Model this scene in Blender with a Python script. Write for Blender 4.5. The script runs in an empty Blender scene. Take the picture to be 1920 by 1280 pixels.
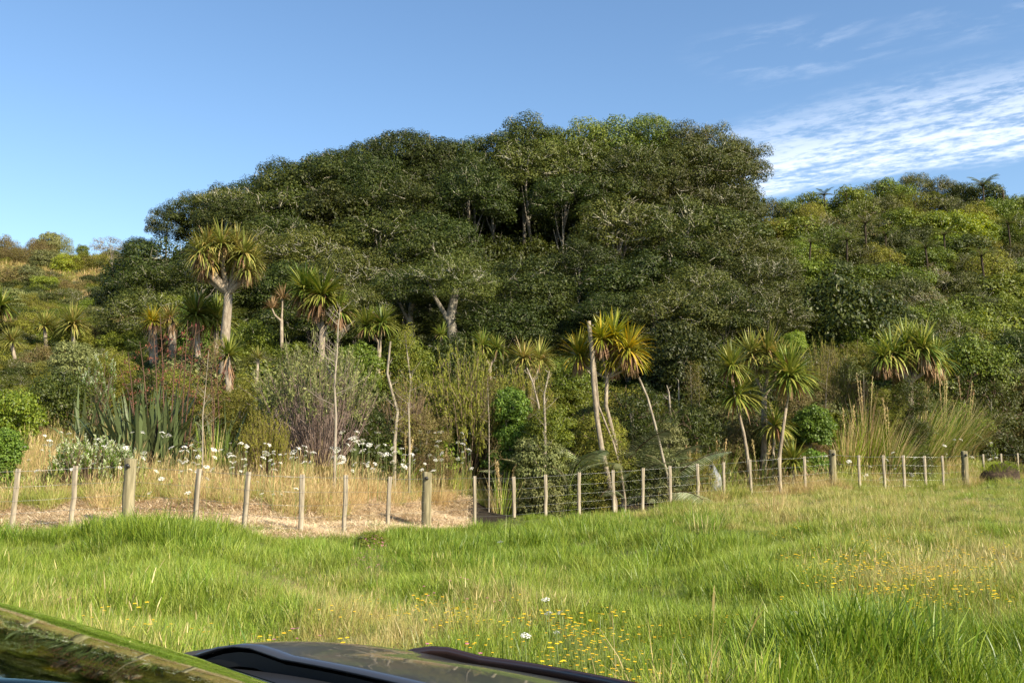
import bpy, math, random
import numpy as np
from mathutils import Vector, Matrix, noise as mnoise

rng = np.random.default_rng(7)
random.seed(7)
R = math.radians
SC = bpy.context.scene
COL = SC.collection

# ------------------------------------------------------------------ camera
F = 1800.0                      # focal length in photo pixels (1920 wide)
PITCH = math.atan(195.0 / F)
CH = 1.65
cam_d = bpy.data.cameras.new('camera')
cam_d.sensor_width = 36.0
cam_d.lens = 36.0 * F / 1920.0
cam_d.clip_start = 0.05
cam_d.clip_end = 3000.0
cam = bpy.data.objects.new('camera', cam_d)
COL.objects.link(cam)
cam.location = (0, 0, CH)
cam.rotation_euler = (R(90) + PITCH, 0, 0)
SC.camera = cam

# ------------------------------------------------------------------ world and sun
SUN = Vector((0.62, -0.55, 0.56)).normalized()      # direction towards the sun
SUN_EL = math.asin(SUN.z)
W = bpy.data.worlds.new('World')
SC.world = W
W.use_nodes = True
nt = W.node_tree
nt.nodes.clear()
N = nt.nodes.new
L = nt.links.new
out = N('ShaderNodeOutputWorld')
bg = N('ShaderNodeBackground')
bg.inputs['Strength'].default_value = 0.088
sky = N('ShaderNodeTexSky')
sky.sky_type = 'NISHITA'
sky.sun_disc = False
sky.sun_elevation = SUN_EL
sky.sun_rotation = math.atan2(SUN.x, SUN.y)
sky.altitude = 50.0
sky.air_density = 1.0
sky.dust_density = 0.6
sky.ozone_density = 1.6
tc = N('ShaderNodeTexCoord')
sep = N('ShaderNodeSeparateXYZ')
L(tc.outputs['Generated'], sep.inputs[0])


def wm(op, a, b=None, c=None, clamp=False):
    n = N('ShaderNodeMath')
    n.operation = op
    n.use_clamp = clamp
    for i, v in enumerate((a, b, c)):
        if v is None:
            continue
        if isinstance(v, (int, float)):
            n.inputs[i].default_value = v
        else:
            L(v, n.inputs[i])
    return n.outputs[0]


def wrange(v, a, b, c=0.0, d=1.0):
    n = N('ShaderNodeMapRange')
    n.interpolation_type = 'SMOOTHSTEP'
    L(v, n.inputs[0])
    for i, k in enumerate((a, b, c, d)):
        n.inputs[i + 1].default_value = k
    return n.outputs[0]


zc = wm('MAXIMUM', sep.outputs[2], 0.04)
pu = wm('DIVIDE', sep.outputs[0], zc)
pv = wm('DIVIDE', sep.outputs[1], zc)
s_ = wm('ADD', wm('MULTIPLY', pu, 0.62), wm('MULTIPLY', pv, 0.78))        # across the cirrus band
t_ = wm('SUBTRACT', wm('MULTIPLY', pu, 0.78), wm('MULTIPLY', pv, 0.62))   # along it


def wnoise(x, y, sx, sy, det, rough, dist=0.0):
    cb = N('ShaderNodeCombineXYZ')
    L(wm('MULTIPLY', x, sx), cb.inputs[0])
    L(wm('MULTIPLY', y, sy), cb.inputs[1])
    n = N('ShaderNodeTexNoise')
    n.inputs['Scale'].default_value = 1.0
    n.inputs['Detail'].default_value = det
    n.inputs['Roughness'].default_value = rough
    n.inputs['Distortion'].default_value = dist
    L(cb.outputs[0], n.inputs['Vector'])
    return n.outputs[0]


n1 = wnoise(s_, t_, 7.0, 3.6, 9, 0.62, 0.25)
n2 = wnoise(s_, t_, 2.4, 0.9, 5, 0.55, 0.3)
n3 = wnoise(s_, t_, 30.0, 20.0, 4, 0.6, 0.2)
wob = wm('ADD', s_, wm('MULTIPLY', wm('SUBTRACT', n2, 0.5), 0.55))
band = wm('MULTIPLY', wrange(wob, 2.60, 3.22), wrange(wob, 3.72, 3.56))
tex = wrange(wm('ADD', n1, wm('MULTIPLY', wm('SUBTRACT', n3, 0.5), 0.6)), 0.32, 0.66)
dens = wm('MULTIPLY', band, wm('ADD', wm('MULTIPLY', tex, 0.60), 0.06), clamp=True)
thin = wm('MULTIPLY', wm('MULTIPLY', wrange(wob, 2.05, 2.28), wrange(wob, 2.62, 2.36)),
          wm('MULTIPLY', wrange(n1, 0.46, 0.70), wrange(n2, 0.42, 0.6)))
low = wm('MULTIPLY', wrange(wob, 3.8, 4.1), wm('MULTIPLY', wrange(n2, 0.54, 0.68), wrange(n1, 0.42, 0.6)))
cl = wm('ADD', dens, wm('ADD', wm('MULTIPLY', wm('MULTIPLY', thin, wrange(t_, -1.2, -.9)), 0.26), wm('MULTIPLY', low, 0.22)), clamp=True)
cl = wm('MULTIPLY', cl, wrange(sep.outputs[2], 0.05, 0.14))
hs = N('ShaderNodeHueSaturation')
hs.inputs['Saturation'].default_value = 1.12
hs.inputs['Value'].default_value = 1.22
L(sky.outputs[0], hs.inputs['Color'])
mx = N('ShaderNodeMixRGB')
L(cl, mx.inputs[0])
L(hs.outputs[0], mx.inputs[1])
mx.inputs[2].default_value = (8.2, 8.6, 9.3, 1)
L(mx.outputs[0], bg.inputs['Color'])
L(bg.outputs[0], out.inputs[0])

sd = bpy.data.lights.new('sun', 'SUN')
sd.energy = 5.0
sd.angle = R(0.5)
sd.color = (1.0, 0.89, 0.70)
so = bpy.data.objects.new('sun', sd)
COL.objects.link(so)
so.location = (30, -30, 40)
so.rotation_euler = SUN.to_track_quat('Z', 'Y').to_euler()

SC.view_settings.view_transform = 'Standard'
SC.view_settings.look = 'None'
SC.view_settings.exposure = 0.95
SC.view_settings.gamma = 1.0
SC.view_settings.use_curve_mapping = False
SC.render.engine = 'CYCLES'
SC.cycles.max_bounces = 5
SC.cycles.diffuse_bounces = 2
SC.cycles.transmission_bounces = 3
SC.cycles.transparent_max_bounces = 4


# ------------------------------------------------------------------ placing helpers
def ray(px, py, D):
    """The point at depth D (metres along +Y) seen at photo pixel px, py."""
    a = (px - 960.0) / F
    b = (640.0 - py) / F
    y = math.cos(PITCH) - b * math.sin(PITCH)
    z = b * math.cos(PITCH) + math.sin(PITCH)
    return Vector((a * D / y, D, CH + z / y * D))


# fence line as (photo column, top row, distance, kind)
FENCE = [(-190, 880, 16.9, 'b'), (-80, 880, 17.2, 'b'), (34, 878, 17.5, 'b'), (142, 873, 18.0, 'b'), (243, 869, 18.3, 'p'), (376, 878, 18.3, 'b'),
         (466, 884, 18.0, 'b'), (568, 889, 18.2, 'b'), (650, 890, 19.4, 'b'), (730, 893, 21.0, 'b'), (800, 893, 22.2, 'p'),
         (890, 892, 24.2, 'b'), (962, 893, 25.6, 'b'), (1022, 889, 26.2, 'b'), (1085, 885, 26.8, 'b'), (1150, 881, 27.3, 'b'),
         (1205, 877, 27.8, 'b'), (1256, 873, 28.2, 'b'), (1308, 869, 28.6, 'b'), (1356, 866, 29.0, 'b'), (1407, 861, 29.8, 'b'),
         (1460, 857, 30.2, 'b'), (1508, 855, 30.6, 'b'), (1560, 849, 31.0, 'p'), (1610, 853, 31.5, 'b'), (1656, 853, 31.9, 'b'),
         (1694, 853, 32.2, 'b'), (1733, 854, 32.3, 'b'), (1767, 854, 32.4, 'b'), (1808, 851, 33.4, 'p'), (1844, 851, 35.0, 'b'),
         (1876, 850, 36.6, 'b'), (1907, 849, 38.2, 'b'), (1940, 848, 39.8, 'b'), (1975, 848, 41.4, 'b')]
FH = 1.2
fu = np.array([f[0] for f in FENCE], float)
fd = np.array([f[2] for f in FENCE], float)
fz = np.array([ray(f[0], f[1], f[2]).z - FH for f in FENCE])
RIDGE_U = np.array([-900, -300, 0, 200, 400, 700, 1000, 1300, 1500, 1700, 1920, 2300, 3000], float)
RIDGE_H = np.array([16, 16.4, 16.6, 16.6, 15, 15.2, 17.5, 18, 18.2, 18.6, 18.6, 18, 17], float)
BUMPS = []


def ground_np(x, y):
    x = np.asarray(x, float)
    y = np.asarray(y, float)
    yy = np.maximum(y, 1.0)
    u = np.clip(x / yy * F + 960, -900, 3000)
    D = np.interp(u, fu, fd)
    zf = np.interp(u, fu, fz)
    t = np.clip(y / D, 0, 1)
    t = t * t * (3 - 2 * t)
    zn = zf * t
    s = np.clip((y - D - 2.5) / (78 - D - 2.5), 0, 1)
    s = np.where(s < 1, 0.55 * s + 0.45 * s * s * (3 - 2 * s), 1)
    zr = np.interp(u, RIDGE_U, RIDGE_H) * s
    zn = zn + .042 * np.clip(y - D, 0, 7)
    z = zn + zr
    und = 0.09 * np.sin(x * 1.3 + 2 * np.sin(y * .7)) * np.sin(y * 1.1 + x * .4 + 1.5) + 0.05 * np.sin(x * 0.9 + 1.3 * np.sin(y * 0.5)) * np.sin(y * 0.8 + 0.6) + 0.03 * np.sin(x * 2.1 + y * 1.3)
    z = z + und * np.clip((y - 4) / 4, 0, 1)
    z = z + 0.5 * np.clip((y - 35) / 30, 0, 1) * np.sin(x * 0.23 + 0.7) * np.sin(y * 0.19)
    for (bx, by, br, bh) in BUMPS:
        z = z + bh * np.exp(-((x - bx) ** 2 + (y - by) ** 2) / (br * br))
    return z


def gz(x, y):
    return float(ground_np(x, y))


for (px, D, r, h) in [(300, 15.5, 1.9, 0.16), (1885, 34.5, 1.3, 0.25), (1180, 19, 2.6, 0.14),
                      (820, 16, 2.0, 0.12)]:
    BUMPS.append(((px - 960) / F * D, D, r, h))


def foot(px, D, py=835):
    x = ray(px, py, D).x
    return Vector((x, D, gz(x, D)))


def behind(px, D, gap=0.9):
    """Keep what stands beyond the fence beyond it."""
    return D if D < 22.3 else max(D, float(np.interp(px, fu, fd)) + gap)


# ------------------------------------------------------------------ object helpers
def tag(o, label=None, cat=None, group=None, kind=None):
    if label:
        o['label'] = label
    if cat:
        o['category'] = cat
    if group:
        o['group'] = group
    if kind:
        o['kind'] = kind
    return o


def link(name, me, parent=None, loc=None, rot=None, scale=None):
    o = bpy.data.objects.new(name, me)
    COL.objects.link(o)
    if parent is not None:
        o.parent = parent
    if loc is not None:
        o.location = loc
    if rot is not None:
        o.rotation_euler = rot
    if scale is not None:
        o.scale = scale if hasattr(scale, '__len__') else (scale,) * 3
    return o


def empty(name, loc, rz=0.0):
    o = link(name, None, None, loc, (0, 0, rz))
    o.empty_display_size = 0.2
    return o


class MB:
    """Collects numpy geometry into one mesh."""

    def __init__(self):
        self.v = []
        self.q = []
        self.m = []
        self.n = 0

    def add(self, verts, quads, mat=0):
        verts = np.asarray(verts, float).reshape(-1, 3)
        quads = np.asarray(quads, int).reshape(-1, 4)
        self.v.append(verts)
        self.q.append(quads + self.n)
        self.m.append(np.full(len(quads), mat, int))
        self.n += len(verts)
        return self

    # rhombic leaves
    def leaves(self, pos, nrm, dirn, Ls, Ws, mat=0, fold=0.0):
        n = len(pos)
        nrm = nrm / (np.linalg.norm(nrm, axis=1, keepdims=True) + 1e-9)
        dirn = dirn - nrm * np.sum(dirn * nrm, axis=1, keepdims=True)
        dirn = dirn / (np.linalg.norm(dirn, axis=1, keepdims=True) + 1e-9)
        side = np.cross(nrm, dirn)
        Ls = np.broadcast_to(Ls, (n,))[:, None]
        Ws = np.broadcast_to(Ws, (n,))[:, None]
        v = np.stack([pos - dirn * Ls * 0.5, pos + side * Ws * 0.5 - nrm * Ws * fold, pos + dirn * Ls * 0.5,
                      pos - side * Ws * 0.5 - nrm * Ws * fold], axis=1)
        q = np.arange(n * 4).reshape(n, 4)
        return self.add(v.reshape(-1, 3), q, mat)

    # bent tapering blades
    def blades(self, base, d0, length, width, droop, segs=3, mat=0, side=None, wbase=0.7, tip=0.08):
        n = len(base)
        length = np.broadcast_to(length, (n,)).astype(float)
        width = np.broadcast_to(width, (n,)).astype(float)
        droop = np.broadcast_to(droop, (n,)).astype(float)
        d = d0 / (np.linalg.norm(d0, axis=1, keepdims=True) + 1e-9)
        if side is None:
            a = rng.uniform(0, 2 * np.pi, n)
            rnd = np.stack([np.cos(a), np.sin(a), np.zeros(n)], 1)
            side = np.cross(d, np.array([0, 0, 1.0])) + 0.25 * rnd
        side = side / (np.linalg.norm(side, axis=1, keepdims=True) + 1e-9)
        p = base.copy()
        rows = []
        for k in range(segs + 1):
            t = k / segs
            w = width * (wbase + (1 - wbase) * min(1, t * 3)) * (1 - (1 - tip) * max(0, (t - 0.35) / 0.65) ** 1.3)
            rows.append(p - side * w[:, None] * 0.5)
            rows.append(p + side * w[:, None] * 0.5)
            d = d + np.array([0, 0, -1.0]) * (droop * (0.35 + t) / segs)[:, None]
            d = d / np.linalg.norm(d, axis=1, keepdims=True)
            p = p + d * (length / segs)[:, None]
        m = 2 * (segs + 1)
        v = np.stack(rows, axis=1).reshape(-1, 3)
        q = []
        off = np.arange(n) * m
        for k in range(segs):
            a = off + 2 * k
            q.append(np.stack([a, a + 1, a + 3, a + 2], 1))
        return self.add(v, np.concatenate(q), mat)

    def tube(self, pts, rad, sides=6, mat=0, cap=True):
        pts = [Vector(p) for p in pts]
        n = len(pts)
        if not hasattr(rad, '__len__'):
            rad = [rad] * n
        rows = []
        prev = None
        for i, p in enumerate(pts):
            t = (pts[min(i + 1, n - 1)] - pts[max(i - 1, 0)])
            if t.length < 1e-9:
                t = Vector((0, 0, 1))
            t.normalize()
            if prev is None:
                a = t.cross(Vector((0.31, 0.95, 0.05)))
                if a.length < 0.1:
                    a = t.cross(Vector((1, 0, 0)))
            else:
                a = prev - t * prev.dot(t)
            a.normalize()
            prev = a
            b = t.cross(a)
            for k in range(sides):
                an = 2 * math.pi * k / sides
                rows.append(p + (a * math.cos(an) + b * math.sin(an)) * rad[i])
        q = []
        for i in range(n - 1):
            for k in range(sides):
                k2 = (k + 1) % sides
                q.append((i * sides + k, i * sides + k2, (i + 1) * sides + k2, (i + 1) * sides + k))
        if cap and sides == 4:
            q.append(((n - 1) * sides, (n - 1) * sides + 1, (n - 1) * sides + 2, (n - 1) * sides + 3))
        elif cap and sides % 2 == 0:
            o = (n - 1) * sides
            for k in range(1, sides - 2, 2):
                q.append((o, o + k, o + k + 1, o + k + 2))
        return self.add([tuple(r) for r in rows], q, mat)

    def mesh(self, name, mats, smooth=False):
        me = bpy.data.meshes.new(name)
        v = np.concatenate(self.v).astype(np.float32)
        q = np.concatenate(self.q).astype(np.int32)
        m = np.concatenate(self.m).astype(np.int32)
        me.vertices.add(len(v))
        me.vertices.foreach_set('co', v.ravel())
        me.loops.add(len(q) * 4)
        me.loops.foreach_set('vertex_index', q.ravel())
        me.polygons.add(len(q))
        me.polygons.foreach_set('loop_start', np.arange(0, len(q) * 4, 4, dtype=np.int32))
        me.polygons.foreach_set('loop_total', np.full(len(q), 4, dtype=np.int32))
        if not isinstance(mats, (list, tuple)):
            mats = [mats]
        for mt in mats:
            me.materials.append(mt)
        me.polygons.foreach_set('material_index', m)
        if smooth:
            me.polygons.foreach_set('use_smooth', np.ones(len(q), dtype=bool))
        me.update(calc_edges=True)
        return me


def unit(n, zmin=-1.0, zmax=1.0, g=None):
    g = g or rng
    z = g.uniform(zmin, zmax, n)
    a = g.uniform(0, 2 * np.pi, n)
    r = np.sqrt(np.maximum(0, 1 - z * z))
    return np.stack([r * np.cos(a), r * np.sin(a), z], 1)


# ------------------------------------------------------------------ materials
def new_mat(name):
    m = bpy.data.materials.new(name)
    m.use_nodes = True
    m.node_tree.nodes.clear()
    return m, m.node_tree.nodes.new, m.node_tree.links.new


def c4(c):
    return (c[0], c[1], c[2], 1.0)


def leaf_mat(name, cols, rough=0.5, transl=0.25, spec=0.5, inst_tint=None, obj_var=0.35, pos=None):
    """Leaf colour picked per leaf from cols; inst_tint adds a second ramp mixed by the instance's 'tint'."""
    m, N, L = new_mat(name)
    o = N('ShaderNodeOutputMaterial')
    geo = N('ShaderNodeNewGeometry')
    ramp = N('ShaderNodeValToRGB')
    L(geo.outputs['Random Per Island'], ramp.inputs[0])

    def fill(rp, cs):
        while len(rp.color_ramp.elements) < len(cs):
            rp.color_ramp.elements.new(0.5)
        for i, c in enumerate(cs):
            rp.color_ramp.elements[i].position = i / max(1, len(cs) - 1)
            rp.color_ramp.elements[i].color = c4(c)
    fill(ramp, cols)
    col = ramp.outputs[0]
    if inst_tint:
        r2 = N('ShaderNodeValToRGB')
        fill(r2, inst_tint)
        L(geo.outputs['Random Per Island'], r2.inputs[0])
        at = N('ShaderNodeAttribute')
        at.attribute_type = 'INSTANCER'
        at.attribute_name = 'tint'
        mxx = N('ShaderNodeMixRGB')
        L(at.outputs['Fac'], mxx.inputs[0])
        L(col, mxx.inputs[1])
        L(r2.outputs[0], mxx.inputs[2])
        col = mxx.outputs[0]
    oi = N('ShaderNodeObjectInfo')
    mr = N('ShaderNodeMapRange')
    mr.inputs[3].default_value = 1 - obj_var * 0.6
    mr.inputs[4].default_value = 1 + obj_var
    L(oi.outputs['Random'], mr.inputs[0])
    hsv = N('ShaderNodeHueSaturation')
    L(mr.outputs[0], hsv.inputs['Value'])
    mh = N('ShaderNodeMapRange')
    mh.inputs[3].default_value = 0.485
    mh.inputs[4].default_value = 0.512
    ml = N('ShaderNodeMath')
    ml.operation = 'FRACT'
    mm = N('ShaderNodeMath')
    mm.operation = 'MULTIPLY'
    mm.inputs[1].default_value = 7.31
    L(oi.outputs['Random'], mm.inputs[0])
    L(mm.outputs[0], ml.inputs[0])
    L(ml.outputs[0], mh.inputs[0])
    L(mh.outputs[0], hsv.inputs['Hue'])
    L(col, hsv.inputs['Color'])
    col = hsv.outputs[0]
    p = N('ShaderNodeBsdfPrincipled')
    L(col, p.inputs['Base Color'])
    p.inputs['Roughness'].default_value = rough
    p.inputs['Specular IOR Level'].default_value = spec
    if transl > 0:
        t = N('ShaderNodeBsdfTranslucent')
        h2 = N('ShaderNodeHueSaturation')
        h2.inputs['Hue'].default_value = 0.485
        h2.inputs['Saturation'].default_value = 1.1
        h2.inputs['Value'].default_value = 1.25
        L(col, h2.inputs['Color'])
        L(h2.outputs[0], t.inputs['Color'])
        ms = N('ShaderNodeMixShader')
        ms.inputs[0].default_value = transl
        L(p.outputs[0], ms.inputs[1])
        L(t.outputs[0], ms.inputs[2])
        L(ms.outputs[0], o.inputs[0])
    else:
        L(p.outputs[0], o.inputs[0])
    return m


def rough_mat(name, ca, cb, scale=8.0, stretch=(1, 1, 1), rough=0.85, bump=0.4, cc=None, spec=0.3, bdist=0.02):
    m, N, L = new_mat(name)
    o = N('ShaderNodeOutputMaterial')
    tc = N('ShaderNodeTexCoord')
    mp = N('ShaderNodeMapping')
    mp.inputs['Scale'].default_value = stretch
    L(tc.outputs['Object'], mp.inputs[0])
    n = N('ShaderNodeTexNoise')
    n.inputs['Scale'].default_value = scale
    n.inputs['Detail'].default_value = 6
    n.inputs['Roughness'].default_value = 0.65
    L(mp.outputs[0], n.inputs['Vector'])
    rp = N('ShaderNodeValToRGB')
    rp.color_ramp.elements[0].position = 0.34
    rp.color_ramp.elements[0].color = c4(ca)
    rp.color_ramp.elements[1].position = 0.66
    rp.color_ramp.elements[1].color = c4(cb)
    if cc:
        e = rp.color_ramp.elements.new(0.52)
        e.color = c4(cc)
    L(n.outputs[0], rp.inputs[0])
    p = N('ShaderNodeBsdfPrincipled')
    L(rp.outputs[0], p.inputs['Base Color'])
    p.inputs['Roughness'].default_value = rough
    p.inputs['Specular IOR Level'].default_value = spec
    if bump:
        b = N('ShaderNodeBump')
        b.inputs['Strength'].default_value = bump
        b.inputs['Distance'].default_value = bdist
        L(n.outputs[0], b.inputs['Height'])
        L(b.outputs[0], p.inputs['Normal'])
    L(p.outputs[0], o.inputs[0])
    return m


def plain_mat(name, c, rough=0.5, spec=0.5, metal=0.0, coat=0.0):
    m, N, L = new_mat(name)
    o = N('ShaderNodeOutputMaterial')
    p = N('ShaderNodeBsdfPrincipled')
    p.inputs['Base Color'].default_value = c4(c)
    p.inputs['Roughness'].default_value = rough
    p.inputs['Specular IOR Level'].default_value = spec
    p.inputs['Metallic'].default_value = metal
    p.inputs['Coat Weight'].default_value = coat
    L(p.outputs[0], o.inputs[0])
    return m


M = {}
M['grove'] = leaf_mat('grove_leaf', [(0.014, 0.024, 0.002), (0.028, 0.044, 0.004), (0.047, 0.064, 0.005), (0.077, 0.090, 0.013)], 0.55, 0.14, 0.28, obj_var=0.3)
M['grove_olive'] = leaf_mat('grove_leaf_olive', [(0.025, 0.037, 0.004), (0.051, 0.062, 0.006), (0.077, 0.086, 0.011), (0.114, 0.118, 0.023)], 0.55, 0.16, 0.28)
M['canopy_light'] = leaf_mat('canopy_light_leaf', [(0.060, 0.093, 0.008), (0.110, 0.145, 0.014), (0.160, 0.186, 0.025)], 0.5, 0.22, 0.4)
M['mid'] = leaf_mat('mid_green_leaf', [(0.054, 0.082, 0.007), (0.106, 0.142, 0.013), (0.181, 0.209, 0.022)], 0.5, 0.25, 0.3)
M['dark'] = leaf_mat('dark_green_leaf', [(0.020, 0.030, 0.003), (0.039, 0.053, 0.005), (0.069, 0.079, 0.009)], 0.5, 0.18, 0.3)
M['bright'] = leaf_mat('bright_green_leaf', [(.05, .095, .010), (.09, .16, .018), (.16, .24, .032)], 0.5, 0.3, 0.3)
M['lime'] = leaf_mat('yellow_green_leaf', [(0.110, 0.163, 0.013), (0.184, 0.240, 0.021), (0.294, 0.326, 0.035)], 0.5, 0.35, 0.4)
M['olive'] = leaf_mat('olive_leaf', [(0.096, 0.109, 0.013), (0.170, 0.172, 0.022), (0.251, 0.231, 0.034)], 0.6, 0.25, 0.25)
M['tan'] = leaf_mat('tan_leaf', [(0.120, 0.090, 0.039), (0.204, 0.156, 0.061), (0.144, 0.138, 0.044)], 0.7, 0.2, 0.25)
M['rust'] = leaf_mat('rusty_leaf', [(0.098, 0.083, 0.024), (0.169, 0.117, 0.039), (0.130, 0.131, 0.033)], 0.65, 0.2, 0.3)
M['grey'] = leaf_mat('grey_green_leaf', [(0.075, 0.089, 0.026), (0.132, 0.147, 0.044), (0.218, 0.221, 0.076)], 0.55, 0.2, 0.3)
M['silver'] = leaf_mat('silver_leaf', [(.16, .26, .05), (.30, .38, .14), (.52, .56, .36), (.66, .67, .52)], 0.55, 0.3, 0.4)
M['cab_green'] = leaf_mat('cabbage_leaf_green', [(0.072, 0.119, 0.018), (0.138, 0.189, 0.026), (0.246, 0.266, 0.050), (0.392, 0.364, 0.088)], 0.38, 0.2, 0.4, obj_var=0.2)
M['cab_olive'] = leaf_mat('cabbage_leaf_olive', [(0.132, 0.156, 0.028), (0.216, 0.234, 0.050), (0.324, 0.299, 0.080), (0.360, 0.260, 0.080)], 0.42, 0.2, 0.35, obj_var=0.2)
M['cab_yellow'] = leaf_mat('cabbage_leaf_yellow', [(0.125, 0.168, 0.020), (0.213, 0.240, 0.028), (0.375, 0.336, 0.035), (0.600, 0.432, 0.045)], 0.42, 0.25, 0.35, obj_var=0.1)
M['cab_dead'] = leaf_mat('cabbage_leaf_dead', [(.19, .10, .045), (.30, .18, .09), (.36, .25, .13)], 0.6, 0.15, 0.3, obj_var=0.2)
M['flax'] = leaf_mat('flax_leaf', [(.030, .055, .028), (.055, .085, .040), (.10, .125, .045), (.22, .20, .07)], 0.5, 0.15, 0.3, obj_var=0.5)
M['frond'] = leaf_mat('fern_frond', [(.06, .09, .018), (.11, .15, .03), (.19, .21, .05)], 0.5, 0.3, 0.3)
M['white_petal'] = leaf_mat('white_petal', [(.78, .76, .68), (.85, .84, .78)], 0.7, 0.3, 0.2, obj_var=0.05)
M['yellow_petal'] = leaf_mat('yellow_petal', [(.80, .50, .02), (.85, .62, .04)], 0.6, 0.3, 0.2, obj_var=0.1)
M['pink_petal'] = leaf_mat('pink_petal', [(.42, .12, .20), (.55, .20, .28)], 0.6, 0.2, 0.2, obj_var=0.1)
M['red_seed'] = leaf_mat('red_seed', [(.12, .03, .02), (.20, .06, .035), (.10, .05, .03)], 0.6, 0.0, 0.3)
M['stalk'] = rough_mat('flax_stalk', (.045, .022, .015), (.13, .07, .04), 9, (1, 1, .3), 0.6, 0.2)
M['stem_green'] = plain_mat('green_stem', (.14, .18, .05), 0.6, 0.3)
GREEN = [(.095, .150, .014), (.165, .255, .022), (.255, .36, .036), (.36, .43, .08)]
STRAW = [(.34, .27, .085), (.50, .41, .16), (.64, .53, .25), (.42, .35, .11)]
M['grass'] = leaf_mat('grass_blade', GREEN, 0.42, 0.34, 0.45, inst_tint=STRAW, obj_var=0.25)
M['lush'] = leaf_mat('lush_grass_blade', [(0.057, 0.112, 0.010), (0.111, 0.185, 0.016), (0.186, 0.264, 0.028), (0.286, 0.356, 0.050)], 0.42, 0.3, 0.4, obj_var=0.25)
M['straw'] = leaf_mat('straw_blade', [(0.357, 0.253, 0.110), (0.525, 0.396, 0.180), (0.651, 0.539, 0.270), (0.462, 0.341, 0.150)], 0.6, 0.25, 0.3, obj_var=0.2)
M['sedge'] = leaf_mat('sedge_blade', [(0.070, 0.091, 0.038), (0.140, 0.168, 0.075), (0.280, 0.280, 0.165)], 0.5, 0.25, 0.3, obj_var=0.2)
M['pale_frond'] = leaf_mat('pale_frond', [(0.190, 0.242, 0.104), (0.346, 0.398, 0.206), (0.554, 0.587, 0.362)], 0.5, 0.3, 0.3, obj_var=0.2)
M['thatch'] = leaf_mat('cut_straw', [(.50, .37, .20), (.70, .55, .34), (.80, .67, .45)], 0.7, 0.1, 0.2, obj_var=0.2)
M['bark'] = rough_mat('grey_bark', (.10, .085, .065), (.30, .27, .21), 5, (1, 1, .4), 0.9, 0.6, spec=0.2)
M['lichen_twig'] = leaf_mat('lichen_twig', [(0.216, 0.189, 0.135), (0.405, 0.378, 0.270), (0.540, 0.527, 0.392)], 0.9, 0.0, 0.15, obj_var=0.2)
M['brown_twig'] = leaf_mat('brown_twig', [(0.101, 0.062, 0.042), (0.189, 0.130, 0.090), (0.270, 0.195, 0.138)], 0.8, 0.0, 0.2, obj_var=0.2)
M['sapling_twig'] = leaf_mat('sapling_twig', [(.15, .125, .09), (.25, .215, .165), (.33, .29, .23)], 0.9, 0.0, 0.15, obj_var=0.2)
M['purple_twig'] = leaf_mat('purple_brown_twig', [(0.136, 0.095, 0.075), (0.235, 0.170, 0.139), (0.333, 0.252, 0.206)], 0.8, 0.0, 0.2, obj_var=0.1)
M['pale_bark'] = rough_mat('pale_bark', (.17, .14, .10), (.36, .31, .24), 10, (1, 1, .25), 0.85, 0.4)
M['cab_bark'] = rough_mat('cabbage_bark', (.15, .115, .08), (.36, .30, .22), 14, (1, 1, .35), 0.9, 0.7, bdist=0.03)
M['dark_bark'] = rough_mat('fern_trunk_bark', (.022, .016, .010), (.075, .055, .035), 8, (1, 1, .6), 0.95, 0.6)
M['wood'] = rough_mat('weathered_wood', (.13, .11, .08), (.42, .37, .29), 16, (1, 1, .07), 0.85, 0.35, cc=(.34, .285, .20), bdist=0.006)
M['post'] = rough_mat('treated_post_wood', (.10, .088, .05), (.36, .31, .19), 9, (1, 1, .1), 0.85, 0.4, cc=(.22, .19, .105), bdist=0.008)
M['wire'] = plain_mat('fence_wire', (.42, .42, .40), 0.35, 0.5, 0.85)
M['insulator'] = plain_mat('black_insulator', (.015, .015, .015), 0.4)
M['soil'] = rough_mat('dark_soil', (.016, .011, .007), (.075, .050, .030), 6, (1, 1, 1), 0.95, 0.8, bdist=0.05)


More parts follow.
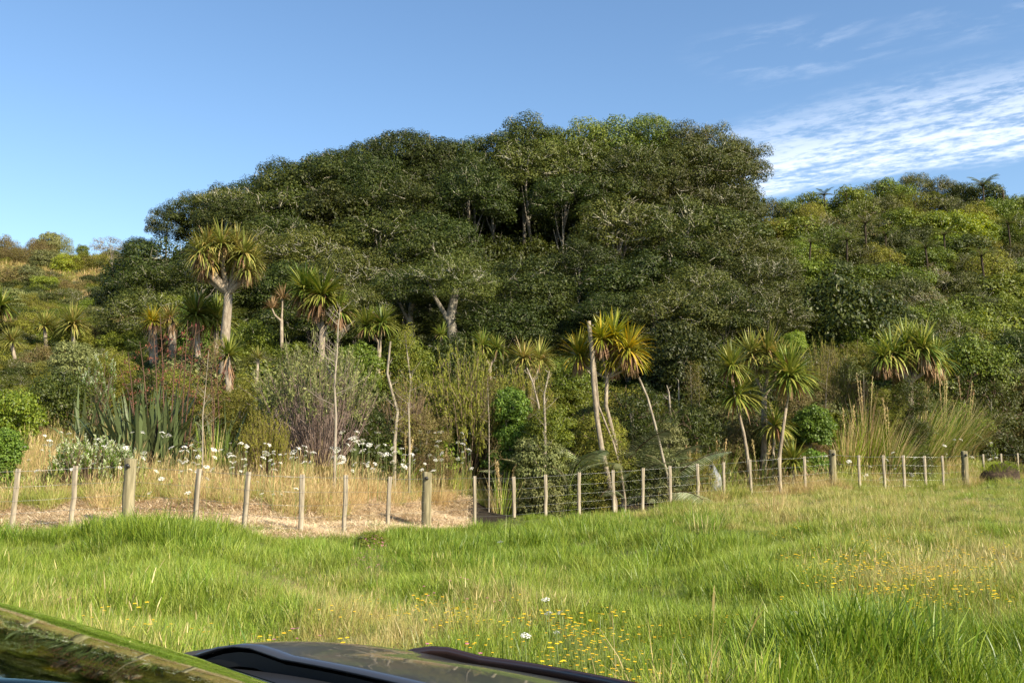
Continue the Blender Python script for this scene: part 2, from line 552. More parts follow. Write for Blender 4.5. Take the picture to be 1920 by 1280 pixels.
# ------------------------------------------------------------------ ground
def ground_mat():
    m, N, L = new_mat('ground')
    o = N('ShaderNodeOutputMaterial')
    geo = N('ShaderNodeNewGeometry')
    n = N('ShaderNodeTexNoise')
    n.inputs['Scale'].default_value = 0.45
    n.inputs['Detail'].default_value = 8
    n.inputs['Roughness'].default_value = 0.7
    L(geo.outputs['Position'], n.inputs['Vector'])
    rp = N('ShaderNodeValToRGB')
    e = rp.color_ramp.elements
    e[0].position = 0.3
    e[0].color = (.045, .060, .018, 1)
    e[1].position = 0.72
    e[1].color = (.20, .16, .07, 1)
    k = rp.color_ramp.elements.new(0.5)
    k.color = (.10, .115, .035, 1)
    L(n.outputs[0], rp.inputs[0])
    at = N('ShaderNodeAttribute')
    at.attribute_name = 'straw'
    n2 = N('ShaderNodeTexNoise')
    n2.inputs['Scale'].default_value = 14
    n2.inputs['Detail'].default_value = 6
    L(geo.outputs['Position'], n2.inputs['Vector'])
    r2 = N('ShaderNodeValToRGB')
    r2.color_ramp.elements[0].position = 0.3
    r2.color_ramp.elements[0].color = (.40, .30, .17, 1)
    r2.color_ramp.elements[1].position = 0.65
    r2.color_ramp.elements[1].color = (.66, .52, .33, 1)
    L(n2.outputs[0], r2.inputs[0])
    mxx = N('ShaderNodeMixRGB')
    L(at.outputs['Fac'], mxx.inputs[0])
    L(rp.outputs[0], mxx.inputs[1])
    L(r2.outputs[0], mxx.inputs[2])
    b = N('ShaderNodeBump')
    b.inputs['Strength'].default_value = 0.7
    b.inputs['Distance'].default_value = 0.05
    L(n2.outputs[0], b.inputs['Height'])
    p = N('ShaderNodeBsdfPrincipled')
    p.inputs['Roughness'].default_value = 0.95
    p.inputs['Specular IOR Level'].default_value = 0.1
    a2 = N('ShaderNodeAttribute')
    a2.attribute_name = 'painted_shade'
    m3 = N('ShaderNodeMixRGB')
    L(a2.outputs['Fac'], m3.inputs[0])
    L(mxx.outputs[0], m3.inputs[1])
    m3.inputs[2].default_value = (.035, .028, .020, 1)  # dark brown tone for the shade painted into the ground colour
    L(m3.outputs[0], p.inputs['Base Color'])
    L(b.outputs[0], p.inputs['Normal'])
    L(p.outputs[0], o.inputs[0])
    return m


def fence_d(x, y):
    yy = np.maximum(y, 1.0)
    u = np.clip(x / yy * F + 960, -900, 3000)
    return np.interp(u, fu, fd), u


def build_ground():
    xs = np.concatenate([-np.geomspace(400, 46, 14), np.linspace(-44, 44, 190), np.geomspace(46, 400, 14)])
    ys = np.concatenate([-np.geomspace(300, 4, 14), np.linspace(-3, 50, 170), np.linspace(50.8, 90, 50), np.geomspace(95, 1500, 16)])
    X, Y = np.meshgrid(xs, ys)
    Z = ground_np(X, Y)
    nx, ny = len(xs), len(ys)
    idx = np.arange(nx * ny).reshape(ny, nx)
    q = np.stack([idx[:-1, :-1], idx[:-1, 1:], idx[1:, 1:], idx[1:, :-1]], -1).reshape(-1, 4)
    mb = MB()
    mb.add(np.stack([X, Y, Z], -1).reshape(-1, 3), q)
    me = mb.mesh('ground', ground_mat(), True)
    D, u = fence_d(X, Y)
    s = np.clip((Y - D + 0.8) / 0.8, 0, 1) * np.clip((D + 6.0 - Y) / 1.0, 0, 1) * np.clip((900 - u) / 30, 0, 1)
    hill = 0.55 * np.clip((Y - 55) / 8, 0, 1) * np.clip((330 - u) / 60, 0, 1)
    s = np.maximum(s, hill)
    a = me.attributes.new('straw', 'FLOAT', 'POINT')
    a.data.foreach_set('value', s.astype(np.float32).ravel())
    dk = np.clip((Y - D + .6) / .6, 0, 1) * np.clip((u - 845 - 12 * np.sin(Y * 3)) / 25, 0, 1) * np.clip((1340 - u) / 40, 0, 1)  # patch behind the fence: a cast shadow painted as dark ground
    gv = np.clip((Y - D - 11) / 3, 0, 1) * np.clip((78 - Y) / 3, 0, 1) * np.clip((u - 330) / 60, 0, 1) * np.clip((1480 - u) / 60, 0, 1)  # grove floor darkened by colour, standing in for shade under the crowns
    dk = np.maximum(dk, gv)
    a = me.attributes.new('painted_shade', 'FLOAT', 'POINT')
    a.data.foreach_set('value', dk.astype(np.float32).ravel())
    o = link('ground', me)
    tag(o, kind='structure')


build_ground()


# ------------------------------------------------------------------ scatter by geometry nodes (grass and ground cover only)
def scatter(name, meshes, pts, rots, scales, idx, tints, label, cat):
    """One object of kind stuff; the points carry rotation, size, which clump and tint."""
    src = bpy.data.collections.new(name + '_clumps')
    for i, me in enumerate(meshes):
        o = bpy.data.objects.new('%s_clump_%02d' % (name, i), me)
        src.objects.link(o)
    me = bpy.data.meshes.new(name)
    n = len(pts)
    me.vertices.add(n)
    me.vertices.foreach_set('co', np.asarray(pts, np.float32).ravel())
    for nm, tp, arr in (('rot', 'FLOAT_VECTOR', rots), ('scl', 'FLOAT_VECTOR', scales)):
        a = me.attributes.new(nm, tp, 'POINT')
        a.data.foreach_set('vector', np.asarray(arr, np.float32).ravel())
    a = me.attributes.new('idx', 'INT', 'POINT')
    a.data.foreach_set('value', np.asarray(idx, np.int32))
    a = me.attributes.new('tint', 'FLOAT', 'POINT')
    a.data.foreach_set('value', np.asarray(tints, np.float32))
    ob = link(name, me)
    tag(ob, label, cat, kind='stuff')
    ng = bpy.data.node_groups.new(name + '_nodes', 'GeometryNodeTree')
    ng.interface.new_socket('Geometry', in_out='INPUT', socket_type='NodeSocketGeometry')
    ng.interface.new_socket('Geometry', in_out='OUTPUT', socket_type='NodeSocketGeometry')
    A = ng.nodes.new
    K = ng.links.new
    gi = A('NodeGroupInput')
    go = A('NodeGroupOutput')
    ci = A('GeometryNodeCollectionInfo')
    ci.inputs['Collection'].default_value = src
    ci.inputs['Separate Children'].default_value = True
    ci.inputs['Reset Children'].default_value = True
    ip = A('GeometryNodeInstanceOnPoints')
    ip.inputs['Pick Instance'].default_value = True
    K(gi.outputs[0], ip.inputs['Points'])
    K(ci.outputs[0], ip.inputs['Instance'])

    def attr(nm, tp):
        x = A('GeometryNodeInputNamedAttribute')
        x.data_type = tp
        x.inputs['Name'].default_value = nm
        return x.outputs['Attribute']
    K(attr('idx', 'INT'), ip.inputs['Instance Index'])
    e2r = A('FunctionNodeEulerToRotation')
    K(attr('rot', 'FLOAT_VECTOR'), e2r.inputs[0])
    K(e2r.outputs[0], ip.inputs['Rotation'])
    K(attr('scl', 'FLOAT_VECTOR'), ip.inputs['Scale'])
    K(ip.outputs[0], go.inputs[0])
    md = ob.modifiers.new('scatter', 'NODES')
    md.node_group = ng
    return ob


def vnoise(x, y, sc, seed=0.0):
    o = np.empty(len(x))
    for i in range(len(x)):
        o[i] = mnoise.noise(Vector((x[i] * sc + seed, y[i] * sc - seed, seed)))
    return o * 0.5 + 0.5


def tuft(n, h, w, spread, lean, droop, mat, segs=3, seeds=0.0):
    a = rng.uniform(0, 2 * np.pi, n)
    r = spread * np.sqrt(rng.uniform(0, 1, n))
    base = np.stack([r * np.cos(a), r * np.sin(a), np.full(n, -0.02)], 1)
    a2 = a + rng.normal(0, 0.9, n)
    ln = np.abs(rng.normal(0, lean, n)) + 0.05
    d = np.stack([ln * np.cos(a2), ln * np.sin(a2), np.ones(n)], 1)
    d[:, 0] -= 0.10
    mb = MB()
    hh = h * rng.uniform(0.45, 1.1, n)
    mb.blades(base, d, hh, w * rng.uniform(0.6, 1.3, n), droop * rng.uniform(0.3, 1.5, n), segs, wbase=0.8)
    k = int(n * seeds)
    if k:
        mb.blades(base[:k], d[:k] * np.array([.5, .5, 1]), h * rng.uniform(1.1, 1.5, k), w * 0.35, 0.25, 3, tip=0.8)
        dd = d[:k] * np.array([.5, .5, 1])
        dd /= np.linalg.norm(dd, axis=1, keepdims=True)
        top = base[:k] + dd * (h * 1.2)
        mb.blades(top, dd, h * 0.22, w * 1.15, 0.5, 2, tip=0.3)
    return mb.mesh('grass_clump', mat)


def pixel_row(x, y, z):
    """Photo row of a ground point (for laying out patches of the meadow)."""
    dz = z - CH
    b = (dz * math.cos(PITCH) - y * math.sin(PITCH))
    d = y * math.cos(PITCH) + dz * math.sin(PITCH)
    return 640 - b / d * F


def gauss(px, py, cx, cy, rx, ry):
    return np.exp(-(((px - cx) / rx) ** 2 + ((py - cy) / ry) ** 2))


def build_meadow():
    n0 = 52000
    # denser towards the camera in world space so that it stays even in view
    y = 4.2 + (46 - 4.2) * rng.uniform(0, 1, n0 * 2) ** 1.35
    x = rng.uniform(-0.62, 0.62, n0 * 2) * (y + 2.5)
    D, u = fence_d(x, y)
    ok = (y < D + 0.15)
    x, y, u, D = x[ok][:n0], y[ok][:n0], u[ok][:n0], D[ok][:n0]
    # keep the car's standing place clear of tall blades
    cx, cy = x + 1.07, y - 1.62
    lx, ly = 0.68 * cx + 0.73 * cy, -0.73 * cx + 0.68 * cy
    ok = ~((np.abs(lx) < 2.3) & (np.abs(ly) < 0.95))
    x, y, u, D = x[ok], y[ok], u[ok], D[ok]
    z = ground_np(x, y)
    v = pixel_row(x, y, z)
    nz = vnoise(x, y, 0.55, 3.1)
    nz2 = vnoise(x, y, 1.6, 9.7)
    dry = 0.03 + 0.9 * (nz2 - 0.45) + 0.5 * (nz - 0.5)
    dry += 0.65 * gauss(u, v, 740, 1215, 150, 45) + 0.30 * gauss(u, v, 1050, 1200, 200, 60)
    dry += 0.55 * gauss(u, v, 1500, 960, 330, 45) + 0.45 * gauss(u, v, 1830, 1090, 160, 90) + 0.35 * gauss(u, v, 1600, 1110, 160, 60)
    dry += 0.35 * gauss(u, v, 640, 1120, 80, 80) + 0.15 * gauss(u, v, 940, 1130, 150, 40)
    dry -= 0.6 * gauss(u, v, 230, 1020, 300, 70) + 0.45 * gauss(u, v, 900, 1010, 260, 60)
    dry -= 0.9 * gauss(u, v, 1550, 1260, 450, 80) + 0.5 * gauss(u, v, 1330, 1090, 230, 90)
    dry = np.clip(dry, 0, 1)
    lush = 0.9 * gauss(u, v, 1550, 1270, 500, 75) + 0.75 * gauss(u, v, 250, 1000, 260, 45) + 0.7 * gauss(u, v, 870, 1020, 200, 55) + \
        0.6 * gauss(u, v, 1230, 1010, 170, 50) + 0.55 * gauss(u, v, 1290, 1120, 150, 40) + 0.9 * (nz - 0.62)
    n = len(x)
    pick = rng.uniform(0, 1, n)
    straw = pick < dry * 0.62
    il = (~straw) & (rng.uniform(0, 1, n) < lush)
    idx = np.where(straw, rng.integers(4, 7, n), np.where(il, rng.integers(7, 10, n), rng.integers(0, 4, n)))
    tint = np.where(straw, 1.0, np.clip(dry * 0.65 + rng.normal(0.05, 0.12, n), 0, 1))
    tall = (1 - .5 * np.clip((y - D + 2.5) / 2.0, 0, 1) * np.clip((1250 - u) / 200, 0, 1)) * (0.62 + 0.5 * nz + 0.25 * gauss(u, v, 1550, 1280, 420, 70) + 0.35 * gauss(u, v, 250, 990, 250, 40))
    lowp = 0.45 * gauss(u, v, 640, 1150, 160, 60)
    s = rng.uniform(0.65, 1.15, n) * (tall - lowp * .6)
    s = s * np.where(y > 20, 1 - .15 * np.clip((y - 20) / 6, 0, 1), 1)
    s = s * np.clip(-.05 + 2.1 * vnoise(x, y, .9, 8.8), .35, 1.75)
    scl = np.stack([s * rng.uniform(.9, 1.3, n), s * rng.uniform(.9, 1.3, n), s * rng.uniform(0.8, 1.15, n)], 1)
    rot = np.stack([rng.normal(0, .10, n), rng.normal(-.06, .10, n), rng.uniform(0, 6.28, n)], 1)
    g, st, lu = M['grass'], M['grass'], M['lush']
    meshes = [tuft(34, .24, .0075, .11, .45, .8, g), tuft(30, .28, .007, .12, .5, 1.1, g), tuft(36, .20, .008, .12, .55, .7, g),
              tuft(26, .32, .0065, .10, .4, 1.0, g, seeds=.02),
              tuft(26, .30, .0048, .11, .40, .7, st, seeds=.08), tuft(24, .36, .0045, .12, .5, .9, st, seeds=.12), tuft(30, .22, .005, .12, .8, .5, st),
              tuft(34, .32, .009, .12, .38, 1.1, lu), tuft(30, .38, .009, .12, .42, 1.4, lu), tuft(36, .28, .0085, .12, .5, 1.0, lu)]
    scatter('meadow_grass', meshes, np.stack([x, y, z - 0.01], 1), rot, scl, idx, tint,
            'green and straw coloured meadow grass between the car and the wire fence', 'grass')


build_meadow()


def build_far_grass():
    # cut straw lying on the track behind the fence
    n = 24000
    u = rng.uniform(-250, 1990, n)
    D = np.interp(u, fu, fd)
    y = D + rng.uniform(-0.7, 5.8, n)
    x = (u - 960) / F * y
    z = ground_np(x, y)
    nz = vnoise(x, y, 1.2, 5.5)
    ok = (nz > 0.12) & ~(u > 870)
    x, y, z, u = x[ok], y[ok], z[ok], u[ok]
    n = len(x)
    meshes = []
    for k in range(4):
        m = 110
        base = np.stack([rng.uniform(-.28, .28, m), rng.uniform(-.28, .28, m), rng.uniform(0.0, .05, m)], 1)
        a = rng.uniform(0, 6.28, m)
        d = np.stack([np.cos(a), np.sin(a), rng.uniform(-.15, .7, m)], 1)
        mb = MB()
        mb.blades(base, d, rng.uniform(.08, .22, m), .009, .4, 2)
        meshes.append(mb.mesh('straw_litter_clump', M['thatch']))
    s = rng.uniform(.6, 1.2, n)
    scatter('cut_straw', meshes, np.stack([x, y, z], 1), np.stack([np.zeros(n), np.zeros(n), rng.uniform(0, 6.28, n)], 1),
            np.stack([s, s, s * rng.uniform(.5, 1.3, n)], 1), rng.integers(0, 4, n), np.zeros(n),
            'pinkish cut straw lying along the track behind the wire fence', 'straw')
    # tall pale grass behind the track
    n = 15000
    u = rng.uniform(-250, 1990, n)
    D = np.interp(u, fu, fd)
    y = D + 3.3 + 6.5 * rng.uniform(0, 1, n) ** 1.4
    right = u > 1290
    y = np.where(right, D - 0.3 + 6.0 * rng.uniform(0, 1, n) ** 1.3, y)
    y = y + np.where(right, 0, 3.2 * (vnoise(u * .02, y * .1, 1.0, 6.6) - .5))
    x = (u - 960) / F * y
    z = ground_np(x, y)
    nz = vnoise(x, y, .7, 1.5)
    green = np.clip(0.5 + 1.6 * (nz - 0.5) + 0.5 * gauss(u, 0, 1250, 0, 150, 1) + 0.35 * (u > 1560) - 0.45 * gauss(u, 0, 700, 0, 200, 1), 0, 1)
    gr = rng.uniform(0, 1, n) < green
    dark = np.exp(-((u - 1130) / 150) ** 2)
    keep = ~((dark > 0.5) & ~gr & (rng.uniform(0, 1, n) < 0.75))
    x, y, z, u, gr, right = x[keep], y[keep], z[keep], u[keep], gr[keep], right[keep]
    n = len(x)
    idx = np.where(gr, rng.integers(3, 5, n), rng.integers(0, 3, n))
    s = rng.uniform(.5, 1.1, n) * np.where(right, 0.85, 0.8) * np.clip(.45 + 1.1 * vnoise(x, y, .9, 4.4), .4, 1.2)
    meshes = [tuft(26, .62, .0085, .15, .34, .7, M['straw'], seeds=.12), tuft(24, .7, .008, .12, .42, 1.0, M['straw'], seeds=.12),
              tuft(28, .5, .0085, .14, .42, .7, M['straw'], seeds=.06), tuft(26, .55, .011, .13, .35, .9, M['grass'], seeds=.1),
              tuft(24, .45, .012, .14, .4, 1.1, M['grass'])]
    scatter('tall_dry_grass', meshes, np.stack([x, y, z - .01], 1),
            np.stack([rng.normal(0, .12, n), rng.normal(-.05, .12, n), rng.uniform(0, 6.28, n)], 1),
            np.stack([s * 1.2, s * 1.2, s], 1), idx, rng.uniform(0.1, .5, n),
            'tall straw and green grass growing behind the track at the foot of the bush', 'grass')


build_far_grass()


# ------------------------------------------------------------------ crowns and bushes (unit radius, shared by copies)
def crown_mesh(seed, nclump, per, mat, leaf=0.05, wide=0.5, zlo=-0.25, cr=(0.24, 0.40), flat=0.72, twig=60, twig_mat='lichen_twig', shell=(0.66, 0.98), zscale=0.8):
    g = np.random.default_rng(seed)
    dirs = unit(nclump, zlo, 1.0, g)
    # spread the clumps apart a little
    for _ in range(12):
        df = dirs[:, None, :] - dirs[None, :, :]
        d2 = (df ** 2).sum(-1) + 1e-3
        dirs = dirs + (df / d2[..., None] ** 1.5).sum(1) * 0.004
        dirs[:, 2] = np.maximum(dirs[:, 2], zlo)
        dirs /= np.linalg.norm(dirs, axis=1, keepdims=True)
    cen = dirs * g.uniform(shell[0], shell[1], nclump)[:, None]
    cen[:, 2] *= zscale
    rad = g.uniform(cr[0], cr[1], nclump)
    mb = MB()
    P, Nn, Dd = [], [], []
    for i in range(nclump):
        k = int(per * (rad[i] / cr[1]) ** 2)
        d = unit(k, -0.45, 1.0, g)
        rr = rad[i] * (1 - 0.45 * g.uniform(0, 1, k) ** 2.2)
        lump = 1 + 0.16 * np.sin(d[:, 0] * 7 + i) * np.sin(d[:, 1] * 6 + 2 * i) + 0.1 * np.sin(d[:, 2] * 11 + i * 3)
        p = d * (rr * lump)[:, None]
        p[:, 2] *= flat
        P.append(cen[i] + p)
        Nn.append(d * 1.0 + np.array([0, 0, .45]) + g.normal(0, .42, (k, 3)))
        Dd.append(g.normal(0, 1, (k, 3)) + d * .6)
    P, Nn, Dd = np.concatenate(P), np.concatenate(Nn), np.concatenate(Dd)
    n = len(P)
    ls = leaf * g.uniform(.65, 1.35, n)
    mb.leaves(P, Nn, Dd, ls, ls * wide, 0, 0.12)
    # pale bare twigs reaching out through the leaves
    if twig:
        for j in range(twig):
            i = g.integers(0, nclump)
            d = unit(1, -.1, 1., g)[0]
            a = cen[i] * 0.75
            b = cen[i] + d * rad[i] * np.array([1, 1, flat]) * g.uniform(.9, 1.08)
            mid = (a + b) / 2 + g.normal(0, .03, 3)
            mb.tube([a, mid, b], [.011, .008, .0035], 3, 1, cap=False)
            for _ in range(3):
                t = g.uniform(.3, .95)
                q = mid + (b - mid) * t
                e = q + g.normal(0, .055, 3) + d * .06
                mb.tube([q, e], [.005, .0025], 3, 1, cap=False)
    return mb.mesh('leafy_crown', [M[mat], M[twig_mat]])


CROWN = {}
CROWN['grove'] = [crown_mesh(100 + i, 26, 1250, 'grove', leaf=.050, wide=.5, cr=(.24, .44), zlo=-.30, shell=(.68, 1.0), twig=40, flat=.74) for i in range(4)]
CROWN['grove_olive'] = [crown_mesh(120 + i, 26, 1150, 'grove_olive', leaf=.048, wide=.45, cr=(.24, .44), zlo=-.30, shell=(.68, 1.0), twig=90, flat=.74) for i in range(3)]
CROWN['canopy_light'] = [crown_mesh(140, 44, 413, 'canopy_light', leaf=.06, wide=.45, zlo=-.7, shell=(.55, .95), cr=(.22, .36), twig=50)]
CROWN['mid'] = [crown_mesh(150 + i, 38, 436, 'mid', leaf=.075, wide=.5, zlo=-.7, shell=(.55, .95), cr=(.28, .42), twig=20) for i in range(2)]
CROWN['dark'] = [crown_mesh(160 + i, 38, 436, 'dark', leaf=.07, wide=.55, zlo=-.7, shell=(.55, .95), cr=(.28, .42), twig=12) for i in range(2)]
CROWN['bright'] = [crown_mesh(170, 40, 345, 'bright', leaf=.10, wide=.6, zlo=-.7, shell=(.55, .95), cr=(.28, .4), twig=6)]
CROWN['lime'] = [crown_mesh(175, 36, 345, 'lime', leaf=.085, wide=.5, zlo=-.7, shell=(.55, .95), cr=(.26, .4), twig=15)]
CROWN['olive'] = [crown_mesh(180 + i, 40, 436, 'olive', leaf=.06, wide=.35, zlo=-.7, shell=(.55, .95), cr=(.26, .4), twig=40, twig_mat='brown_twig') for i in range(2)]
CROWN['grey'] = [crown_mesh(190, 38, 368, 'grey', leaf=.085, wide=.5, zlo=-.7, shell=(.55, .95), cr=(.26, .4), twig=30)]
CROWN['soft_rust'] = [crown_mesh(230 + i, 34, 420, 'rust', leaf=.085, wide=.22, zlo=-.8, shell=(.5, .95), cr=(.25, .4), twig=60, twig_mat='brown_twig') for i in range(2)]
CROWN['soft_dark'] = [crown_mesh(240 + i, 34, 420, 'dark', leaf=.085, wide=.25, zlo=-.8, shell=(.5, .95), cr=(.25, .4), twig=60, twig_mat='brown_twig') for i in range(2)]
CROWN['soft_olive'] = [crown_mesh(250 + i, 34, 420, 'olive', leaf=.085, wide=.22, zlo=-.8, shell=(.5, .95), cr=(.25, .4), twig=50, twig_mat='brown_twig') for i in range(2)]
CROWN['tan'] = [crown_mesh(195, 24, 200, 'tan', leaf=.06, wide=.3, cr=(.26, .4), twig=150)]


def feather_mesh(seed, mat, tmat, nst=90, spread=1.0, tall=1.0, leafy=0.55, needle=.05, per=26, up=0.9):
    """Fine leaved bush: many upright stems, needles along their upper ends."""
    g = np.random.default_rng(seed)
    mb = MB()
    P, Dn, Nn = [], [], []
    for i in range(nst):
        a = g.uniform(0, 6.283)
        r = math.sqrt(g.uniform(0, 1)) * spread
        h = tall * math.sqrt(max(0.05, 1 - 0.55 * (r / spread) ** 2)) * g.uniform(.72, 1.05)
        b = np.array([math.cos(a) * r * .15, math.sin(a) * r * .15, 0])
        e = np.array([math.cos(a) * r, math.sin(a) * r, h])
        m1 = b * .5 + e * .5 + np.array([math.cos(a), math.sin(a), 0]) * r * .12 + g.normal(0, .025, 3)
        mb.tube([b, m1, e], [.011, .006, .002], 3, 1, cap=False)
        for k in range(7):
            t = g.uniform(.15, 1)
            q = (b * (1 - t) ** 2 + 2 * m1 * t * (1 - t) + e * t * t)
            dd = (e - b) / np.linalg.norm(e - b) * up + g.normal(0, .42, 3)
            ln = g.uniform(.10, .24)
            e2 = q + dd * ln
            mb.tube([q, e2], [.004, .0013], 3, 1, cap=False)
            if t > 1 - leafy:
                s = g.uniform(0.1, 1.08, per)
                P.append(q + (e2 - q) * s[:, None] + g.normal(0, .014, (per, 3)))
                dn = dd * 1.0 + g.normal(0, .55, (per, 3))
                Dn.append(dn)
                Nn.append(g.normal(0, 1, (per, 3)) + np.array([0, 0, .5]))
    P, Dn, Nn = np.concatenate(P), np.concatenate(Dn), np.concatenate(Nn)
    ls = needle * g.uniform(.7, 1.3, len(P))
    mb.leaves(P, Nn, Dn, ls, ls * .26, 0)
    return mb.mesh('feathery_bush', [M[mat], M[tmat]])


CROWN['feather_olive'] = [feather_mesh(201 + i, 'olive', 'brown_twig', 120, leafy=.72, per=24) for i in range(2)]
CROWN['feather_grey'] = [feather_mesh(205, 'grey', 'purple_twig', 150, leafy=.30, per=22)]
CROWN['feather_rust'] = [feather_mesh(207 + i, 'rust', 'brown_twig', 130, leafy=.75, per=24) for i in range(2)]
CROWN['feather_dark'] = [feather_mesh(210, 'dark', 'brown_twig', 120, leafy=.75, per=26)]
CROWN['feather_tan'] = [feather_mesh(212, 'tan', 'purple_twig', 120, leafy=.4, per=18)]


def trunk_mesh(seed, mat='bark'):
    """Unit height trunk (z 0..1) with limbs that spread into the crown."""
    g = np.random.default_rng(seed)
    mb = MB()
    pts = [(0, 0, -.06)]
    x = y = 0
    for k in range(1, 7):
        x += g.normal(0, .022)
        y += g.normal(0, .022)
        pts.append((x, y, k / 6.0))
    mb.tube(pts, [v * .03 for v in (1.4, 1.0, .9, .82, .7, .55, .3)], 8, 0)
    for k in range(7):
        i = 2 + k % 4
        p = pts[i]
        a = k * 2.1 + g.uniform(0, .8)
        r = g.uniform(.12, .26)
        q = (p[0] + math.cos(a) * r * .5, p[1] + math.sin(a) * r * .5, p[2] + .12)
        e = (p[0] + math.cos(a) * r, p[1] + math.sin(a) * r, min(1.0, p[2] + g.uniform(.22, .38)))
        mb.tube([p, q, e], [.016, .011, .004], 5, 0)
    return mb.mesh('trunk', M[mat], True)


TRUNKS = [trunk_mesh(300 + i) for i in range(4)]

ONES = ['', 'first', 'second', 'third', 'fourth', 'fifth', 'sixth', 'seventh', 'eighth', 'ninth', 'tenth', 'eleventh', 'twelfth', 'thirteenth',
        'fourteenth', 'fifteenth', 'sixteenth', 'seventeenth', 'eighteenth', 'nineteenth']
TENS = {2: 'twent', 3: 'thirt', 4: 'fort', 5: 'fift'}


def ordw(i):
    if i < 20:
        return ONES[i]
    t, o = divmod(i, 10)
    return TENS[t] + ('ieth' if o == 0 else 'y-' + ONES[o])


def plant(name, kind, px, py_top, D, rpx, label, cat, group=None, hr=0.85, trunked=False, rz=None, squash=1.0, sink=0.0, tr=None, bare=None):
    """A tree or shrub: crown top at photo row py_top, crown radius rpx photo pixels at distance D."""
    D = behind(px, D, 1.0 + rpx / F * D * .5) if D < 47 else D
    f = foot(px, D, py_top + rpx)
    r = rpx / F * D
    top = ray(px, py_top, D).z
    rz = random.uniform(0, 6.28) if rz is None else rz
    t = empty(name, f)
    me = random.choice(CROWN[kind])
    if kind.startswith('feather'):
        h = max(0.25, top - f.z)
        c = link('foliage', me, t, (0, 0, -0.03), (0, 0, rz), (r, r, h))
        tag(c, kind='stuff')
    else:
        rh = r * hr
        low = name not in ('grove_tree', 'umbrella_tree', 'leaning_tree')
        if low:
            top = max(top, f.z + 1.35 * r)
        H_ = top - f.z
        stack = 0
        if low and H_ < 2.3 * r:
            rh = max(rh, H_ * .52)
        elif low:
            rh = r * 1.1
            stack = min(3, int((H_ - 2 * rh) / (1.3 * rh)) + 1)
        else:
            rh = max(rh, min(H_ * .26, r * .95))
        cz = top - rh * 1.02 - f.z
        c = link('crown', me, t, (0, 0, cz), (0, 0, rz), (r * squash, r, rh * 1.2))
        tag(c, kind='stuff')
        for q in range(stack):
            zz = cz - (q + 1) * (cz - r * .5) / stack
            oa = rz + 2.1 * q
            tag(link('crown', random.choice(CROWN[kind]), t, (math.cos(oa) * r * .3, math.sin(oa) * r * .2, zz), (0, 0, oa), (r * 1.08, r * 1.05, r * 1.2)), kind='stuff')
        if bare:
            tb = MB()
            w0 = bare[2]
            tb.tube([(0, 0, -.2), (w0 * .2, 0, cz * .35), (-w0 * .5, 0, cz * .7), (w0 * .4, 0, cz)], [w0 * 1.15, w0, w0 * .85, w0 * .6], 9)
            tb.tube([(-w0 * .4, 0, cz * .62), (-w0 * 3, -.3, cz * .9), (-w0 * 4.5, -.3, cz * 1.1)], [w0 * .5, w0 * .35, w0 * .2], 6)
            link('trunk', tb.mesh('trunk', M['bark'], True), t)
        elif cz > rh * 1.02:
            hh = cz + rh * 0.3
            w_ = min(hh * 1.1, max(r * 1.3, hh * .5))
            link('trunk', random.choice(TRUNKS), t, (0, 0, 0), (0, 0, rz + 1), (w_, w_, hh))
    tag(t, label, cat, group)
    return t


# ------------------------------------------------------------------ the dark grove
SKY_U = [255, 300, 345, 400, 455, 500, 560, 620, 655, 700, 760, 830, 880, 925, 985, 1050, 1105, 1165, 1225, 1282, 1335, 1392, 1425, 1450, 1500]
SKY_V = [452, 402, 366, 346, 352, 322, 296, 292, 266, 256, 243, 256, 268, 252, 226, 236, 230, 218, 222, 230, 242, 254, 285, 368, 385]
VEG = 'trees of the dark grove'
row_px = [265, 315, 365, 425, 480, 535, 590, 640, 690, 750, 812, 870, 930, 985, 1045, 1100, 1160, 1222, 1285, 1340, 1386]
for i, px in enumerate(row_px):
    top = float(np.interp(px, SKY_U, SKY_V)) + (random.uniform(-4, 2) if i % 2 else random.uniform(3, 13)) - 10 * math.exp(-((px - 1165) / 130.0) ** 2)
    kd = 'grove'
    if 1030 < px < 1240:
        kd = 'canopy_light'
    elif px > 1270:
        kd = 'grove_olive'
    rp = random.uniform(52, 72) if px > 440 else random.uniform(40, 50) if px > 300 else 30
    word = {'grove': 'dark rounded', 'canopy_light': 'light olive', 'grove_olive': 'greyish olive'}[kd]
    plant('grove_tree', kd, px, top, 66 if px > 420 else 60, rp, '%s evergreen tree on the grove skyline, %s from the left' % (word, ordw(i + 1)), 'tree', VEG, trunked=True)
rows = [(326, 63, 'second'), (378, 59, 'third'), (432, 55, 'fourth'), (486, 51, 'fifth'), (540, 47, 'sixth'), (592, 43, 'lowest')]
